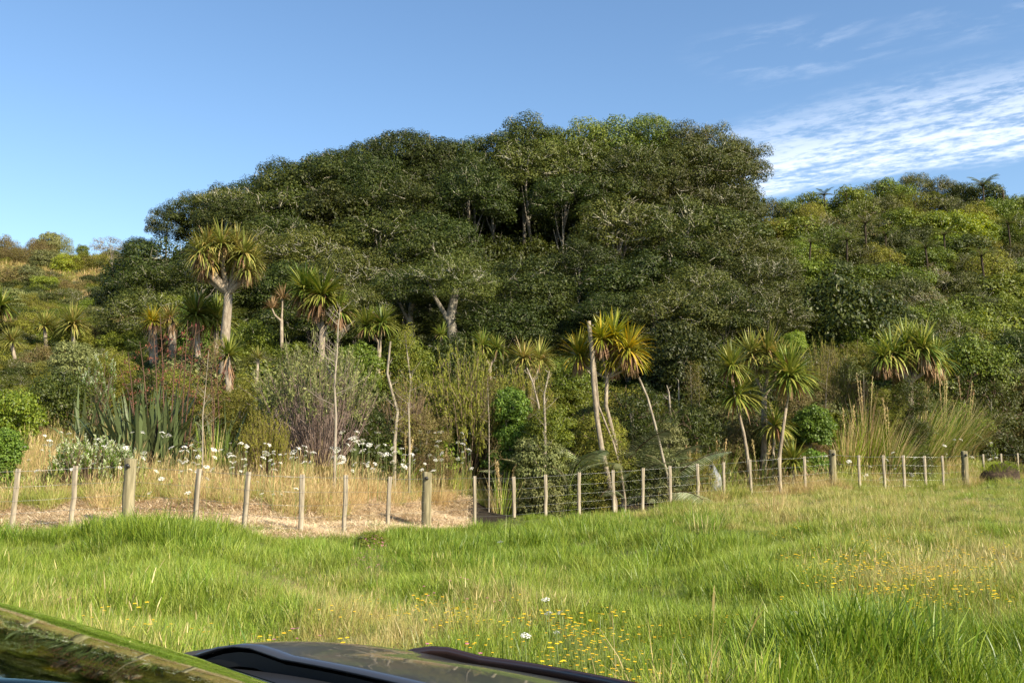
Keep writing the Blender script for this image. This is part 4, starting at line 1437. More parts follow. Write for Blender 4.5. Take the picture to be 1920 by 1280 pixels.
tussock(335, 14.3, 62, 620, 'dark green grass tussock mounded in front of the fence, below the second batten group', ('lush', 'grass'), .42, .75, 1.5, .0075, mix=.3)
tussock(255, 14.8, 50, 380, 'smaller dark green tussock left of the mounded one', ('lush', 'grass'), .38, .7, 1.4, .0075, mix=.3)
tussock(100, 15.0, 42, 300, 'dark green tussock in the meadow near the left edge', ('lush', 'grass'), .35, .7, 1.3, .0075, mix=.3)
tussock(400, 24.6, 92, 110, 'reedy green tussock right of the flax clump', ('grass', 'straw'), .3, .22, .5, .014, mix=.3)
tussock(1445, 21.5, 40, 260, 'straw-tipped tussock in the meadow below the front cabbage palms', ('grass', 'straw'), .3, .6, 1.2, .007, mix=.7)
tussock(1320, 18.0, 36, 240, 'dark tussock in the meadow right of centre', ('lush', 'straw'), .3, .6, 1.2, .007, mix=.3)
for i, (px, D, h, n, dx, w_) in enumerate([(1625, 36, 88, 170, .1, 'arching reed clump just right of the reddish brown bush'), (1668, 35.8, 78, 150, .3, 'arching reed clump below the dark cabbage tree'),
                                           (1725, 37.5, 92, 190, .35, 'tallest arching reed clump, leaves leaning right, below the dark cabbage tree'), (1770, 38, 84, 170, .45, 'wind-bent reed clump right of the tallest one'),
                                           (1810, 39.5, 70, 150, .4, 'reed clump behind the last round fence post'), (1590, 35.5, 60, 110, .1, 'thin reed clump behind the second-last round post'),
                                           (1862, 42, 66, 140, .3, 'reed clump right of the last round fence post'), (1905, 43.5, 64, 140, .2, 'reed clump at the right picture edge'),
                                           (1345, 31, 78, 120, .0, 'brown seeding reed clump left of the front cabbage palms'), (1425, 32, 62, 110, .1, 'green reed clump between the two front cabbage palms'),
                                           (1300, 30, 70, 110, -.1, 'tall seeding grass clump left of where the battens reappear'), (760, 27, 66, 90, .5, 'tan grass clump leaning right between the two wide bushes'),
                                           (945, 27.2, 66, 130, .1, 'dry tan grass clump at the foot of the bright green shrub'), (840, 27.5, 50, 90, .0, 'green grass clump in front of the wide olive bush')]):
    tussock(px, D - (.8 if px > 1580 else 0), h * (1.5 if px > 1500 else 1.15), int(n * (2.6 if px > 1580 else 1.3)), w_, ('grass', 'straw'), .35, .3, 1.2, .018 if px > 1500 else .014, 'reed_clump', plumes=3, mix=.45, cat='reeds', dx=dx)


for (px, D, h, n, dx, w_) in [(985, 27.6, 95, 150, -.2, 'grey-green sedge clump left of the dead stems, behind the battens'), (1045, 27.9, 110, 170, .1, 'drooping sedge clump in the shade between the pale stem and dead trunk'),
                              (1100, 28.4, 90, 150, -.1, 'low sedge clump right at the foot of the tallest dead trunk'), (1185, 29, 100, 170, .2, 'sedge clump between the cabbage trunk and the leaning pole'),
                              (1270, 29.6, 95, 150, .2, 'sedge clump right of the leaning pole'), (1318, 30.2, 85, 120, .1, 'pale sedge clump beside the grey stone')]:
    tussock(px, D, h, n, w_, ('sedge', 'grass'), .4, .5, 1.6, .016, 'sedge_clump', mix=.3, cat='sedge', dx=dx)

# ------------------------------------------------------------------ bare saplings, dead stems, leaning poles
def bare_tree(pts, D, r0, label, nb=14, blen=.6, name='bare_sapling', mat='pale_bark', twigmat='sapling_twig', up=.8, tip=.25, start=.2, cat='sapling', leafy=None):
    D = behind(pts[0][0], D, .5)
    P0 = [ray(a, b, D) for a, b in pts]
    f = Vector((P0[0].x, D, gz(P0[0].x, D)))
    g = np.random.default_rng(int(pts[0][0] * 3))
    path = [Vector((0, 0, -.1))] + [p - f for p in P0]
    path = [path[0]] + [p for p in path[1:] if p.z > .02]
    n = len(path)
    t = empty(name, f)
    tk = MB()
    tk.tube(path, [r0 * (1 - (1 - tip) * i / (n - 1)) for i in range(n)], 7)
    link('stem', tk.mesh('stem', M[mat], True), t)
    tw = MB()
    P = []
    for i in range(nb):
        s = start + (1 - start) * (i + g.uniform(0, 1)) / nb
        k = min(n - 2, int(s * (n - 1)))
        p = path[k].lerp(path[k + 1], s * (n - 1) - k)
        a = g.uniform(0, 6.283)
        ln = blen * (1.15 - s * .8) * g.uniform(.6, 1.2)
        e = p + Vector((math.cos(a) * ln, math.sin(a) * ln * .6, up * ln * g.uniform(.6, 1.3)))
        m = (p + e) / 2 + Vector((0, 0, -.06 * ln))
        bt = MB() if nb <= 5 else tw
        bt.tube([p, m, e], [r0 * .24, r0 * .16, r0 * .06], 4)
        for _ in range(10):
            q = m.lerp(e, g.uniform(-.7, .95))
            e2 = q + Vector((g.normal(0, .26), g.normal(0, .2), abs(g.normal(.22, .2)))) * ln * .7
            bt.tube([q, e2], [r0 * .08, r0 * .03], 3, cap=False)
            P.append(np.array(e2))
        if nb <= 5:
            link('branch', bt.mesh('branch', M[twigmat]), t)
    if nb > 5:
        link('branches', tw.mesh('branches', M[twigmat]), t)
    if leafy and P:
        lf = MB()
        P = np.repeat(np.array(P), 14, 0) + g.normal(0, .09, (len(P) * 14, 3))
        lf.leaves(P, g.normal(0, 1, P.shape), g.normal(0, .5, P.shape) + np.array([0, 0, 1]), .06, .016)
        tag(link('foliage', lf.mesh('sparse_leaves', M[leafy]), t), kind='stuff')
    tag(t, label, cat)
    return t


bare_tree([(628, 855), (630, 780), (627, 720), (632, 660), (634, 610), (638, 575)], 23.6, .042, 'white bare sapling standing in front of the twiggy bush', 26, .95, start=.3)
bare_tree([(380, 850), (380, 780), (386, 720), (391, 660)], 23.2, .022, 'thin white bare sapling right of the flax', 12, .5)
bare_tree([(397, 850), (402, 760), (396, 700), (410, 640)], 24.8, .024, 'reddish thin sapling beside the tallest cabbage trunk', 12, .45, mat='stalk', leafy='rust')
bare_tree([(740, 830), (745, 770), (735, 735), (726, 700), (732, 640)], 26, .055, 'forked tan dead stem right of the twiggy bush', 5, .5, tip=.5, cat='dead tree', name='dead_stem')
bare_tree([(768, 835), (766, 760), (770, 715), (762, 650), (758, 625)], 26, .035, 'thin grey sapling with olive wisps right of the forked dead stem', 22, .6, leafy='olive')
bare_tree([(917, 860), (917, 790), (915, 740), (914, 710)], 26.6, .02, 'small rusty sapling behind the fence left of the bright green shrub', 10, .35, leafy='rust')
bare_tree([(1022, 880), (1022, 800), (1020, 740), (1030, 695)], 27, .05, 'pale grey stem with ragged top below the grey-green cabbage heads', 12, .5, tip=.5, leafy='olive')
bare_tree([(1012, 840), (1010, 760), (1000, 720), (988, 690)], 28, .04, 'second pale stem crossing left below the grey-green cabbage heads', 8, .4, tip=.5)
bare_tree([(1152, 940), (1140, 895), (1128, 840), (1120, 790), (1113, 720), (1110, 660), (1104, 602)], 26.6, .095, 'tallest leafless dead trunk leaning left with a splintered top', 4, .35, start=.72, tip=.62, name='dead_stem', mat='cab_bark', cat='dead tree')
bare_tree([(1172, 935), (1164, 880), (1150, 830), (1122, 760), (1117, 700), (1112, 640)], 26.9, .035, 'slimmer dead stem hugging the tallest dead trunk', 2, .2, tip=.7, name='dead_stem', mat='cab_bark', cat='dead tree')
bare_tree([(1252, 895), (1240, 845), (1228, 795), (1214, 745), (1198, 708)], 27.4, .045, 'thin pale pole leaning left behind the fence', 2, .25, start=.85, tip=.7, name='leaning_pole', cat='dead tree')
bare_tree([(1258, 800), (1256, 760), (1254, 735), (1250, 722)], 31, .06, 'short forked grey stump right of the leaning pole', 3, .4, start=.5, name='dead_stem', cat='dead tree')
bare_tree([(1274, 790), (1273, 750), (1272, 712)], 31.5, .05, 'short ragged stem beside the forked stump', 2, .25, name='dead_stem', cat='dead tree')
bare_tree([(1297, 790), (1296, 740), (1295, 690)], 32, .02, 'thin grey sapling behind the forked stump', 12, .5, leafy='rust')
bare_tree([(1312, 800), (1311, 740), (1310, 685)], 32.3, .02, 'thinnest sapling left of the front cabbage palms', 12, .5, leafy='olive')
bare_tree([(1548, 780), (1549, 730), (1552, 690), (1556, 655)], 36, .02, 'thin sapling above the round bright green shrub', 14, .6, leafy='rust')
bare_tree([(1622, 830), (1621, 770), (1619, 700)], 35.6, .018, 'thin white stem among the reeds', 8, .4)
bare_tree([(1862, 830), (1860, 770), (1858, 700), (1856, 665)], 40.5, .03, 'pale thin tree before the brown bushes at right', 16, .6, leafy='rust')
plant('leaning_tree', 'grove_olive', 850, 480, 41.5, 78, 'evergreen with the thickest pale trunk at the foot of the grove', 'tree', hr=.6, bare=(848, 660, .26))
plant('leaning_tree', 'grove', 772, 500, 42.5, 70, 'evergreen with a pale sunlit trunk left of the thickest-trunked one', 'tree', hr=.6, bare=(777, 640, .18))




# ------------------------------------------------------------------ tree ferns on the right hill
def frond_mesh(seed, leafm='frond'):
    g = np.random.default_rng(seed)
    mb = MB()
    p = Vector((0, 0, 0))
    d = Vector((1, 0, .75)).normalized()
    pts = [p.copy()]
    for k in range(10):
        p = p + d * .11
        d = (d + Vector((0, 0, -.14))).normalized()
        pts.append(p.copy())
    mb.tube(pts, [.012 * (1 - .08 * i) for i in range(11)], 3, 1, cap=False)
    for i in range(1, 11):
        for sgn in (-1, 1):
            for j in range(5):
                t = (i - 1 + j / 5.0)
                q = pts[i - 1].lerp(pts[i], j / 5.0)
                w = .24 * math.sin(math.pi * min(1, (t + 1.2) / 11)) ** .7
                mb.blades(np.array([q]), np.array([[.45, sgn * 1.0, -.12]]), w, .015, .6, 2, 0)
    return mb.mesh('fern_frond', [M[leafm], M['stalk']])


FROND = [frond_mesh(1), frond_mesh(2)]
GFROND = [frond_mesh(3, 'pale_frond'), frond_mesh(4, 'sedge')]


def tree_fern(px, top, base, D, rpx, label, nf=13, dead=False, tw=.065):
    b = foot(px, D, top)
    g = np.random.default_rng(int(px))
    t = empty('tree_fern', b)
    head = ray(px, top, D) - b
    mb = MB()
    h = max(head.z, .5)
    mb.tube([(0, 0, -.2), (g.normal(0, .08), 0, h * .5), (head.x, 0, h)], [tw * 1.3, tw, tw * .9], 7)
    link('trunk', mb.mesh('fern_trunk', M['dark_bark'], True), t)
    r = rpx / F * D
    for i in range(nf):
        a = 6.283 * i / nf + g.uniform(-.15, .15)
        link('frond', FROND[i % 2], t, (head.x, 0, h - .03), (0, g.uniform(-.55, .15), a), (r * g.uniform(.85, 1.1),) * 3)
    tag(t, label, 'tree fern', 'tree ferns on the right hill')
    return t


tree_fern(1843, 348, 400, 73, 34, 'tree fern standing clear on the right skyline')
tree_fern(1622, 418, 505, 61, 34, 'tree fern with long dark trunk below the skyline gap')
tree_fern(1588, 450, 510, 60, 30, 'tree fern left of the long-trunked one')
tree_fern(1735, 465, 535, 58, 32, 'tree fern in the middle of the right hillside')
tree_fern(1770, 440, 500, 62, 30, 'light tree fern below the yellow-green shrubs')
tree_fern(1686, 372, 420, 72, 26, 'tree fern below the highest shrub of the right skyline')
tree_fern(1545, 365, 400, 74, 22, 'tree fern beside the pair of small skyline trees')
tree_fern(1660, 440, 510, 63, 30, 'tree fern between the long-trunked fern and the dark hollow')
tree_fern(1520, 455, 520, 60, 26, 'tree fern beside the right edge of the grove')
tree_fern(1890, 420, 480, 66, 30, 'tree fern under the right end of the yellow-green shrubs')
tree_fern(1840, 480, 540, 58, 32, 'tree fern low on the right hillside under the yellow-green shrubs')
tree_fern(1760, 375, 440, 72, 26, 'tree fern just above the yellow-green shrubs')
for px, D, r_, lab in [(1035, 28.2, 175, 'big arching fern with grey-green fronds left of the tallest dead trunk, behind the battens'),
                       (1140, 28.9, 200, 'big arching fern around the feet of the dead trunk and cabbage trunk'),
                       (1235, 29.6, 175, 'big arching fern at the foot of the leaning pole')]:
    D = behind(px, D, 1.0)
    t = empty('ground_fern', foot(px, D))
    g = np.random.default_rng(px)
    for i in range(26):
        link('frond', GFROND[i % 2], t, (g.normal(0, .15), g.normal(0, .15), .05), (g.normal(0, .3), -g.uniform(-.1, .85), 6.283 * i / 13 + g.uniform(-.15, .15)), (r_ / F * D * g.uniform(.45, 1.0),) * 3)
    tag(t, lab, 'fern')
for px, top, D, lab in [(1586, 362, 74, 'bare dark trunk leaning on the skyline gap at right'), (1880, 356, 74, 'bare dark trunk on the right skyline beside the standing-clear fern'), (1797, 372, 73, 'short bare dark trunk left of the skyline ferns'),
                        (1715, 378, 72, 'short bare dark trunk under the highest shrub')]:
    tree_fern(px, top, 400, D, 5, lab, nf=0, tw=.11)


# ------------------------------------------------------------------ low ground cover on the slopes (nobody could count it)
def build_cover():
    n = 5200
    u = rng.uniform(-150, 2080, n)
    y = 29 + 48 * rng.uniform(0, 1, n) ** .9
    D = np.interp(u, fu, fd)
    ok = y > D + 6.0
    bare = (u < 320) & (y > 56)
    ok &= ~(bare & (rng.uniform(0, 1, n) < .8))
    u, y, D = u[ok], y[ok], D[ok]
    x = (u - 960) / F * y
    z = ground_np(x, y)
    n = len(x)
    nz = vnoise(x, y, .2, 2.2)
    ms = [CROWN['mid'][0], CROWN['olive'][0], CROWN['dark'][0], CROWN['grey'][0], CROWN['grove_olive'][0]]
    idx = np.where(nz > .55, rng.integers(0, 3, n), rng.integers(0, 5, n))
    idx = np.where((u > 360) & (u < 1470) & (y > 39), 2, idx)  # only the dark leaf variant inside the grove, standing in for shade
    s = rng.uniform(.5, 1.1, n)
    s = np.where((u < 330), s * .7, s)
    s = np.where((y < D + 18) & (u > 330), s * 1.7, s)
    scatter('undergrowth', ms, np.stack([x, y, z + s * .1], 1), np.stack([np.zeros(n), np.zeros(n), rng.uniform(0, 6.28, n)], 1),
            np.stack([s, s, s * .9], 1), idx, np.zeros(n), 'dense green undergrowth covering the slopes between the trees', 'undergrowth')
    n = 5000
    u = rng.uniform(-200, 380, n)
    y = rng.uniform(44, 82, n)
    x = (u - 960) / F * y
    z = ground_np(x, y)
    ms = [tuft(40, .5, .03, .4, .5, .8, M['straw']), tuft(40, .45, .03, .4, .5, .8, M['grass'])]
    s = rng.uniform(.6, 1.2, n)
    scatter('hill_grass', ms, np.stack([x, y, z], 1), np.stack([np.zeros(n), np.zeros(n), rng.uniform(0, 6.28, n)], 1),
            np.stack([s, s, s * .8], 1), (rng.uniform(0, 1, n) < .5).astype(int), rng.uniform(.2, .8, n), 'yellow grass on the bare shoulder of the left hill', 'grass')


build_cover()

# ------------------------------------------------------------------ fence
fence = empty('wire_fence', foot(960, 25.4))
F0 = fence.location.copy()


def batten_mesh(k):
    g = np.random.default_rng(k)
    mb = MB()
    w, d, h = .088, .045, FH + .25
    rows = []
    nseg = 5
    for i in range(nseg + 1):
        z = -.25 + h * i / nseg
        ox, oy = g.normal(0, .004), g.normal(0, .004)
        ws = w * (1 + g.normal(0, .03))
        rows += [(-ws / 2 + ox, -d / 2 + oy, z), (ws / 2 + ox, -d / 2 + oy, z), (ws / 2 + ox, d / 2 + oy, z), (-ws / 2 + ox, d / 2 + oy, z)]
    q = []
    for i in range(nseg):
        for j in range(4):
            q.append((i * 4 + j, i * 4 + (j + 1) % 4, (i + 1) * 4 + (j + 1) % 4, (i + 1) * 4 + j))
    q.append((nseg * 4, nseg * 4 + 1, nseg * 4 + 2, nseg * 4 + 3))
    mb.add(rows, q)
    return mb.mesh('batten', M['wood'])


BAT = [batten_mesh(k) for k in range(5)]
pm = MB()
pm.tube([(0, 0, -.3), (.006, .004, .3), (-.004, .006, .6), (.006, -.004, .9), (0, 0, FH + .04), (.004, 0, FH + .075)], [.120, .113, .116, .108, .110, .094], 14)
POST = pm.mesh('round_post', M['post'], False)
im = MB()
im.tube([(0, -.10, 0), (0, -.135, 0), (0, -.16, 0)], [.03, .045, .022], 8)
im.tube([(-.05, -.12, .02), (0, -.145, 0), (.05, -.12, -.02)], [.008, .010, .008], 5)
INS = im.mesh('insulator', M['insulator'])
lean = {34: .05, 142: .03, 376: .07, 466: .05, 650: .03, 730: .02, 890: -.01, 962: -.03, 1460: -.03}
tops = []
for i, (px, ty, D, k) in enumerate(FENCE):
    T = ray(px, ty, D)
    b = Vector((T.x, T.y, T.z - FH))
    rz = math.atan2(FENCE[min(i + 1, len(FENCE) - 1)][2] - FENCE[max(i - 1, 0)][2],
                    (ray(FENCE[min(i + 1, len(FENCE) - 1)][0], 800, FENCE[min(i + 1, len(FENCE) - 1)][2]).x - ray(FENCE[max(i - 1, 0)][0], 800, FENCE[max(i - 1, 0)][2]).x))
    if k == 'p':
        o = link('post', POST, fence, b - F0, (random.uniform(-.01, .01), 0.015, rz), (1, 1, 1.02))
        link('insulator', INS, o, (0, -.0, FH - .06), (0, 0, -rz))
    else:
        ln = lean.get(px, random.uniform(-.015, .015))
        b.x -= math.sin(ln) * FH
        link('batten', BAT[i % 5], fence, b - F0, (random.uniform(-.02, .02), ln, rz + random.uniform(-.15, .15)))
    tops.append((T.x, T.y, T.z - FH, k))
for w, hz in enumerate([FH - .05, FH - .33, FH - .58, FH - .80, FH - 1.0]):
    mb = MB()
    pts = []
    for i, (x, y, z, k) in enumerate(tops):
        off = -.03
        pts.append(Vector((x, y + off, z + hz)))
        if i < len(tops) - 1:
            x2, y2, z2, _ = tops[i + 1]
            pts.append(Vector(((x + x2) / 2, (y + y2) / 2 + off, (z + z2) / 2 + hz - .008)))
    mb.tube([p - F0 for p in pts], .0022 if w else .003, 4)
    link('wire', mb.mesh('fence_wire', M['wire']), fence)
tag(fence, 'wire fence of round posts and thin weathered battens across the meadow edge', 'fence')

# ------------------------------------------------------------------ white flowers behind the fence
def umbel_mesh(seed):
    g = np.random.default_rng(seed)
    mb = MB()
    k = 46
    a = g.uniform(0, 6.283, k)
    q = np.sqrt(g.uniform(0, 1, k))
    P = np.stack([np.cos(a) * q, np.sin(a) * q, .45 * (1 - q * q)], 1)
    mb.leaves(P, np.stack([P[:, 0] * .4, P[:, 1] * .4, np.ones(k)], 1) + g.normal(0, .3, (k, 3)), g.normal(0, 1, (k, 3)), .38, .3, 0)
    for i in range(7):
        an = 6.283 * i / 7
        mb.tube([(0, 0, -.7), (math.cos(an) * .7, math.sin(an) * .7, .05)], [.04, .02], 3, 1, cap=False)
    return mb.mesh('umbel', [M['white_petal'], M['stem_green']])


UMB = [umbel_mesh(k) for k in range(4)]


def stem_mesh(seed):
    g = np.random.default_rng(seed)
    mb = MB()
    mb.tube([(0, 0, 0), (g.normal(0, .03), g.normal(0, .03), .5), (0, 0, 1)], [.005, .004, .003], 4)
    return mb.mesh('flower_stem', M['stem_green'])


STEM = [stem_mesh(k) for k in range(3)]


def flower(px, py, D, r, label, group, tilt=.35):
    f = foot(px, D)
    z = ray(px, py, D).z - f.z
    if z < .08:
        return
    t = empty('wild_carrot', f)
    link('stem', random.choice(STEM), t, (0, 0, 0), None, (1, 1, z))
    link('flower_head', random.choice(UMB), t, (0, 0, z + r * .3), (random.uniform(.1, tilt + .5), random.uniform(-.3, .3), random.uniform(0, 6.28)), r * random.uniform(.75, 1.2))
    tag(t, label, 'flower', group)


random.seed(77)
for (x0, x1, y0, y1, dd, n, r, lab, grp) in [
    (640, 890, 812, 885, (3.4, 6.0), 105, .085, 'white umbel flower in the thick drift right of the white sapling', 'white flowers in the central drift'),
    (545, 640, 840, 870, (3.6, 5.5), 20, .075, 'white umbel flower below the twiggy purple-brown bush', 'white flowers below the twiggy bush'),
    (330, 545, 832, 888, (3.2, 5), 52, .07, 'white umbel flower between the flax and the twiggy bush', 'white flowers right of the flax'),
    (40, 330, 812, 885, (3.0, 5), 38, .065, 'white umbel flower around the silvery shrub and flax foot', 'white flowers around the silvery shrub'),
    (250, 560, 895, 940, (2.6, 3.8), 12, .06, 'white umbel flower low in the straw grass behind the left battens', 'low white flowers behind the left battens'),
    (1590, 1720, 850, 905, (1.5, 4), 27, .085, 'white umbel flower behind the battens between the two right round posts', 'white flowers between the right posts'),
    (1720, 1915, 825, 880, (1.5, 4.5), 23, .09, 'white umbel flower near the last round fence post', 'white flowers at the right end'),
    (1395, 1560, 840, 880, (1.5, 4), 8, .065, 'white umbel flower near the front cabbage palms', 'white flowers by the cabbage palms')]:
    for i in range(n):
        px = random.uniform(x0, x1)
        py = min(y1, max(y0, random.gauss((y0 + y1) / 2, (y1 - y0) * .33)))
        D = float(np.interp(px, fu, fd)) + random.uniform(*dd)
        flower(px, py, D, r * random.uniform(.55, 1.15), lab, grp)
for px, py, lab in [(1022, 1126, 'white flower standing highest of the five by the yellow flowers'), (1048, 1150, 'largest white flower among the yellow flowers in front'),
                    (1027, 1152, 'white flower just left of the largest one'), (1042, 1188, 'lower white flower right of the two meadow blooms'),
                    (985, 1194, 'lowest left white flower in the meadow'), (938, 1017, 'single white flower in the lush grass before the fence'),
                    (1478, 1152, 'single white bloom in the lush grass right of centre')]:
    dz = (py - 835) / F
    D = 1.42 / dz if dz > .1 else 14
    flower(px, py, D, .034, lab, None, .5)

# ------------------------------------------------------------------ small meadow flowers (stuff) and the pink clover bush
def build_small_flowers():
    def fl(mat, k, sz, h):
        mb = MB()
        for i in range(k):
            x, y, z = rng.normal(0, .09), rng.normal(0, .09), h * rng.uniform(.7, 1.1)
            mb.tube([(x * .6, y * .6, 0), (x, y, z)], [.002, .0015], 3, 1, cap=False)
            a = np.arange(5) * 6.283 / 5
            P = np.stack([x + np.cos(a) * sz * .5, y + np.sin(a) * sz * .5, np.full(5, z)], 1)
            d = np.stack([np.cos(a), np.sin(a), np.full(5, .3)], 1)
            mb.leaves(P, np.array([[0, -.3, 1.0]] * 5), d, sz, sz * .8, 0)
        return mb.mesh('small_flowers', [M[mat], M['stem_green']])

    def spots(lst):
        X, Y = [], []
        for (cx, cy, rx, ry, n) in lst:
            px = rng.normal(cx, rx, n)
            py = np.clip(rng.normal(cy, ry, n), 985, 1300)
            D = 1.40 / ((py - 835) / F)
            X.append((px - 960) / F * D)
            Y.append(D)
        return np.concatenate(X), np.concatenate(Y)
    for name, mat, sz, lst, lab in [
        ('yellow_wildflowers', 'yellow_petal', .015, [(1000, 1150, 120, 26, 60), (1090, 1165, 70, 26, 40), (860, 1120, 90, 18, 40), (290, 1168, 50, 9, 14), (590, 1200, 70, 10, 14),
                                                      (1680, 1085, 110, 32, 150), (1600, 1070, 60, 22, 60), (1800, 1060, 80, 34, 60), (1150, 1215, 60, 30, 30), (1500, 1000, 200, 20, 14)],
         'small yellow wildflowers sprinkled in patches through the meadow'),
        ('pink_clover', 'pink_petal', .014, [(760, 1190, 60, 10, 18), (140, 1108, 10, 6, 2), (920, 1075, 60, 14, 5), (700, 1025, 16, 7, 24), (600, 1195, 60, 12, 5)],
         'tiny pink clover flowers dotted through the meadow')]:
        x, y = spots(lst)
        z = ground_np(x, y)
        n = len(x)
        ms = [fl(mat, 4, sz, .26), fl(mat, 3, sz * 1.1, .30), fl(mat, 5, sz * .9, .22)]
        s = rng.uniform(.8, 1.2, n)
        scatter(name, ms, np.stack([x, y, z], 1), np.stack([np.zeros(n), np.zeros(n), rng.uniform(0, 6.28, n)], 1), np.stack([s, s, s], 1),
                rng.integers(0, 3, n), np.zeros(n), lab, 'wildflowers')


build_small_flowers()
cb = plant('clover_bush', 'mid', 695, 1008, 16.6, 30, 'small clover bush with pink flowers in the grass before the fence', 'bush')
m_ = MB()
k_ = 90
d_ = unit(k_, .1, 1)
m_.leaves(d_ * np.array([.27, .27, .24]) + np.array([0, 0, .06]), d_ + rng.normal(0, .4, (k_, 3)), rng.normal(0, 1, (k_, 3)), .03, .026)
tag(link('flowers', m_.mesh('pink_flowers', M['pink_petal']), cb), kind='stuff')

# earth clod on the right of the meadow
cl_ = empty('earth_clod', foot(1875, 34.5))
mb = MB()
nu, nv = 14, 8
vs = []
for j in range(nv + 1):
    for i in range(nu):
        a = 6.283 * i / nu
        e = math.pi / 2 * j / nv
        rr = 1 + .22 * mnoise.noise(Vector((math.cos(a) * 1.5, math.sin(a) * 1.5, e * 2)))
        vs.append((math.cos(a) * math.cos(e) * .75 * rr, math.sin(a) * math.cos(e) * .5 * rr, math.sin(e) * .55 * rr))
qs = [(j * nu + i, j * nu + (i + 1) % nu, (j + 1) * nu + (i + 1) % nu, (j + 1) * nu + i) for j in range(nv) for i in range(nu)]
mb.add(vs, qs)
link('clod', mb.mesh('earth', M['soil'], True), cl_)
k_ = 420
a_ = rng.uniform(0, 6.283, k_)
q_ = np.sqrt(rng.uniform(0, 1, k_))
b_ = np.stack([np.cos(a_) * q_ * .7, np.sin(a_) * q_ * .45, .54 * np.sqrt(1 - .8 * q_ ** 2)], 1)
m_ = MB()
m_.blades(b_, np.stack([np.cos(a_) * .6, np.sin(a_) * .6, np.ones(k_)], 1), .32, .012, 1.5, 3)
tag(link('turf', m_.mesh('turf', M['grass']), cl_), kind='stuff')
tag(cl_, 'upturned dark earth clod topped with grass near the right end of the fence', 'clod')

# grey boulder glimpsed behind the battens
bo = MB()
vs = []
for j in range(nv + 1):
    for i in range(nu):
        a = 6.283 * i / nu
        e = math.pi / 2 * j / nv
        rr = 1 + .25 * mnoise.noise(Vector((math.cos(a) * 1.2 + 5, math.sin(a) * 1.2, e * 1.5)))
        vs.append((math.cos(a) * math.cos(e) * .32 * rr, math.sin(a) * math.cos(e) * .3 * rr, math.sin(e) * 1.0 * rr - .05))
bo.add(vs, qs)
b = link('boulder', bo.mesh('boulder', rough_mat('grey_stone', (.13, .14, .15), (.28, .29, .30), 5, (1, 1, 1), .85, .5)), None, foot(1335, 29.9))
tag(b, 'upright grey stone behind the fence where the battens reappear right of centre', 'stone')

# ------------------------------------------------------------------ the car in the lower left corner
CARPAINT = plain_mat('dark_grey_car_paint', (.060, .062, .070), 0.28, 0.5, 0.25, 0.6)
BLACK = plain_mat('black_plastic', (.012, .012, .013), 0.55)
RUBBER = plain_mat('tyre_rubber', (.02, .02, .02), 0.85)
ALLOY = plain_mat('alloy_rim', (.5, .5, .52), 0.3, 0.5, 0.9)
GUARD = plain_mat('smoked_brown_acrylic', (.035, .018, .012), 0.18, 0.6, 0, 0.5)
LAMP = plain_mat('headlight_lens', (.6, .62, .65), 0.12, 0.7, 0.2, 1.0)


def glass_mat():
    m, N, L = new_mat('windscreen_glass')
    o = N('ShaderNodeOutputMaterial')
    gl = N('ShaderNodeBsdfGlossy')
    gl.inputs['Roughness'].default_value = 0.03
    gl.inputs['Color'].default_value = (.85, .95, .80, 1)
    tr = N('ShaderNodeBsdfTransparent')
    tr.inputs['Color'].default_value = (.45, .55, .42, 1)
    fr = N('ShaderNodeFresnel')
    fr.inputs['IOR'].default_value = 1.5
    n = N('ShaderNodeTexNoise')
    n.inputs['Scale'].default_value = 5
    n.inputs['Detail'].default_value = 3
    tcc = N('ShaderNodeTexCoord')
    L(tcc.outputs['Object'], n.inputs['Vector'])
    b = N('ShaderNodeBump')
    b.inputs['Strength'].default_value = .05
    L(n.outputs[0], b.inputs['Height'])
    L(b.outputs[0], gl.inputs['Normal'])
    ms = N('ShaderNodeMixShader')
    L(fr.outputs[0], ms.inputs[0])
    L(tr.outputs[0], ms.inputs[1])
    L(gl.outputs[0], ms.inputs[2])
    L(ms.outputs[0], o.inputs[0])
    return m


GLASS = glass_mat()
GEDGE = plain_mat('green_glass_edge', (.09, .16, .05), 0.15, 0.6)
car = empty('parked_car', (-1.07 + .15 * .73, 1.62 - .15 * .68, 0))
car.scale = (1, 1.19, 1)
car.rotation_euler = (0, 0, math.atan2(.73, .68))


def patch(name, fn, nu, nv, mat, parent, thick=.0, smooth=True):
    mb = MB()
    vs = []
    for j in range(nv + 1):
        for i in range(nu + 1):
            vs.append(fn(i / nu, j / nv))
    q = [(j * (nu + 1) + i, j * (nu + 1) + i + 1, (j + 1) * (nu + 1) + i + 1, (j + 1) * (nu + 1) + i) for j in range(nv) for i in range(nu)]
    mb.add(vs, q)
    o = link(name, mb.mesh(name, mat, smooth), parent)
    if thick:
        md = o.modifiers.new('thickness', 'SOLIDIFY')
        md.thickness = thick
        md.offset = -1
    return o


def sm(a, b, t):
    t = max(0, min(1, (t - a) / (b - a)))
    return t * t * (3 - 2 * t)


def bonnet_fn(u, v):      # u: cowl -> nose, v: left (far) -> right
    y = .83 - 1.64 * v
    x0 = 1.15 - .10 * (y / .8) ** 2
    x1 = 1.92 - .16 * abs(y / .8) ** 2.5
    x = x0 + (x1 - x0) * u
    z = 1.062 - .145 * u ** 1.6 - .015 * abs(y / .8) ** 4.0 - .02 * abs(y / .8) ** 14 + .018 * sm(.50, .62, abs(y)) * (1 - sm(.66, .8, abs(y)))
    return (x, y, z)


patch('bonnet', bonnet_fn, 16, 30, CARPAINT, car, .008)


def closure_fn(u, v):
    p = bonnet_fn(0, v)
    return (p[0] + .012, p[1] * .985, p[2] - .012 - .04 * u)


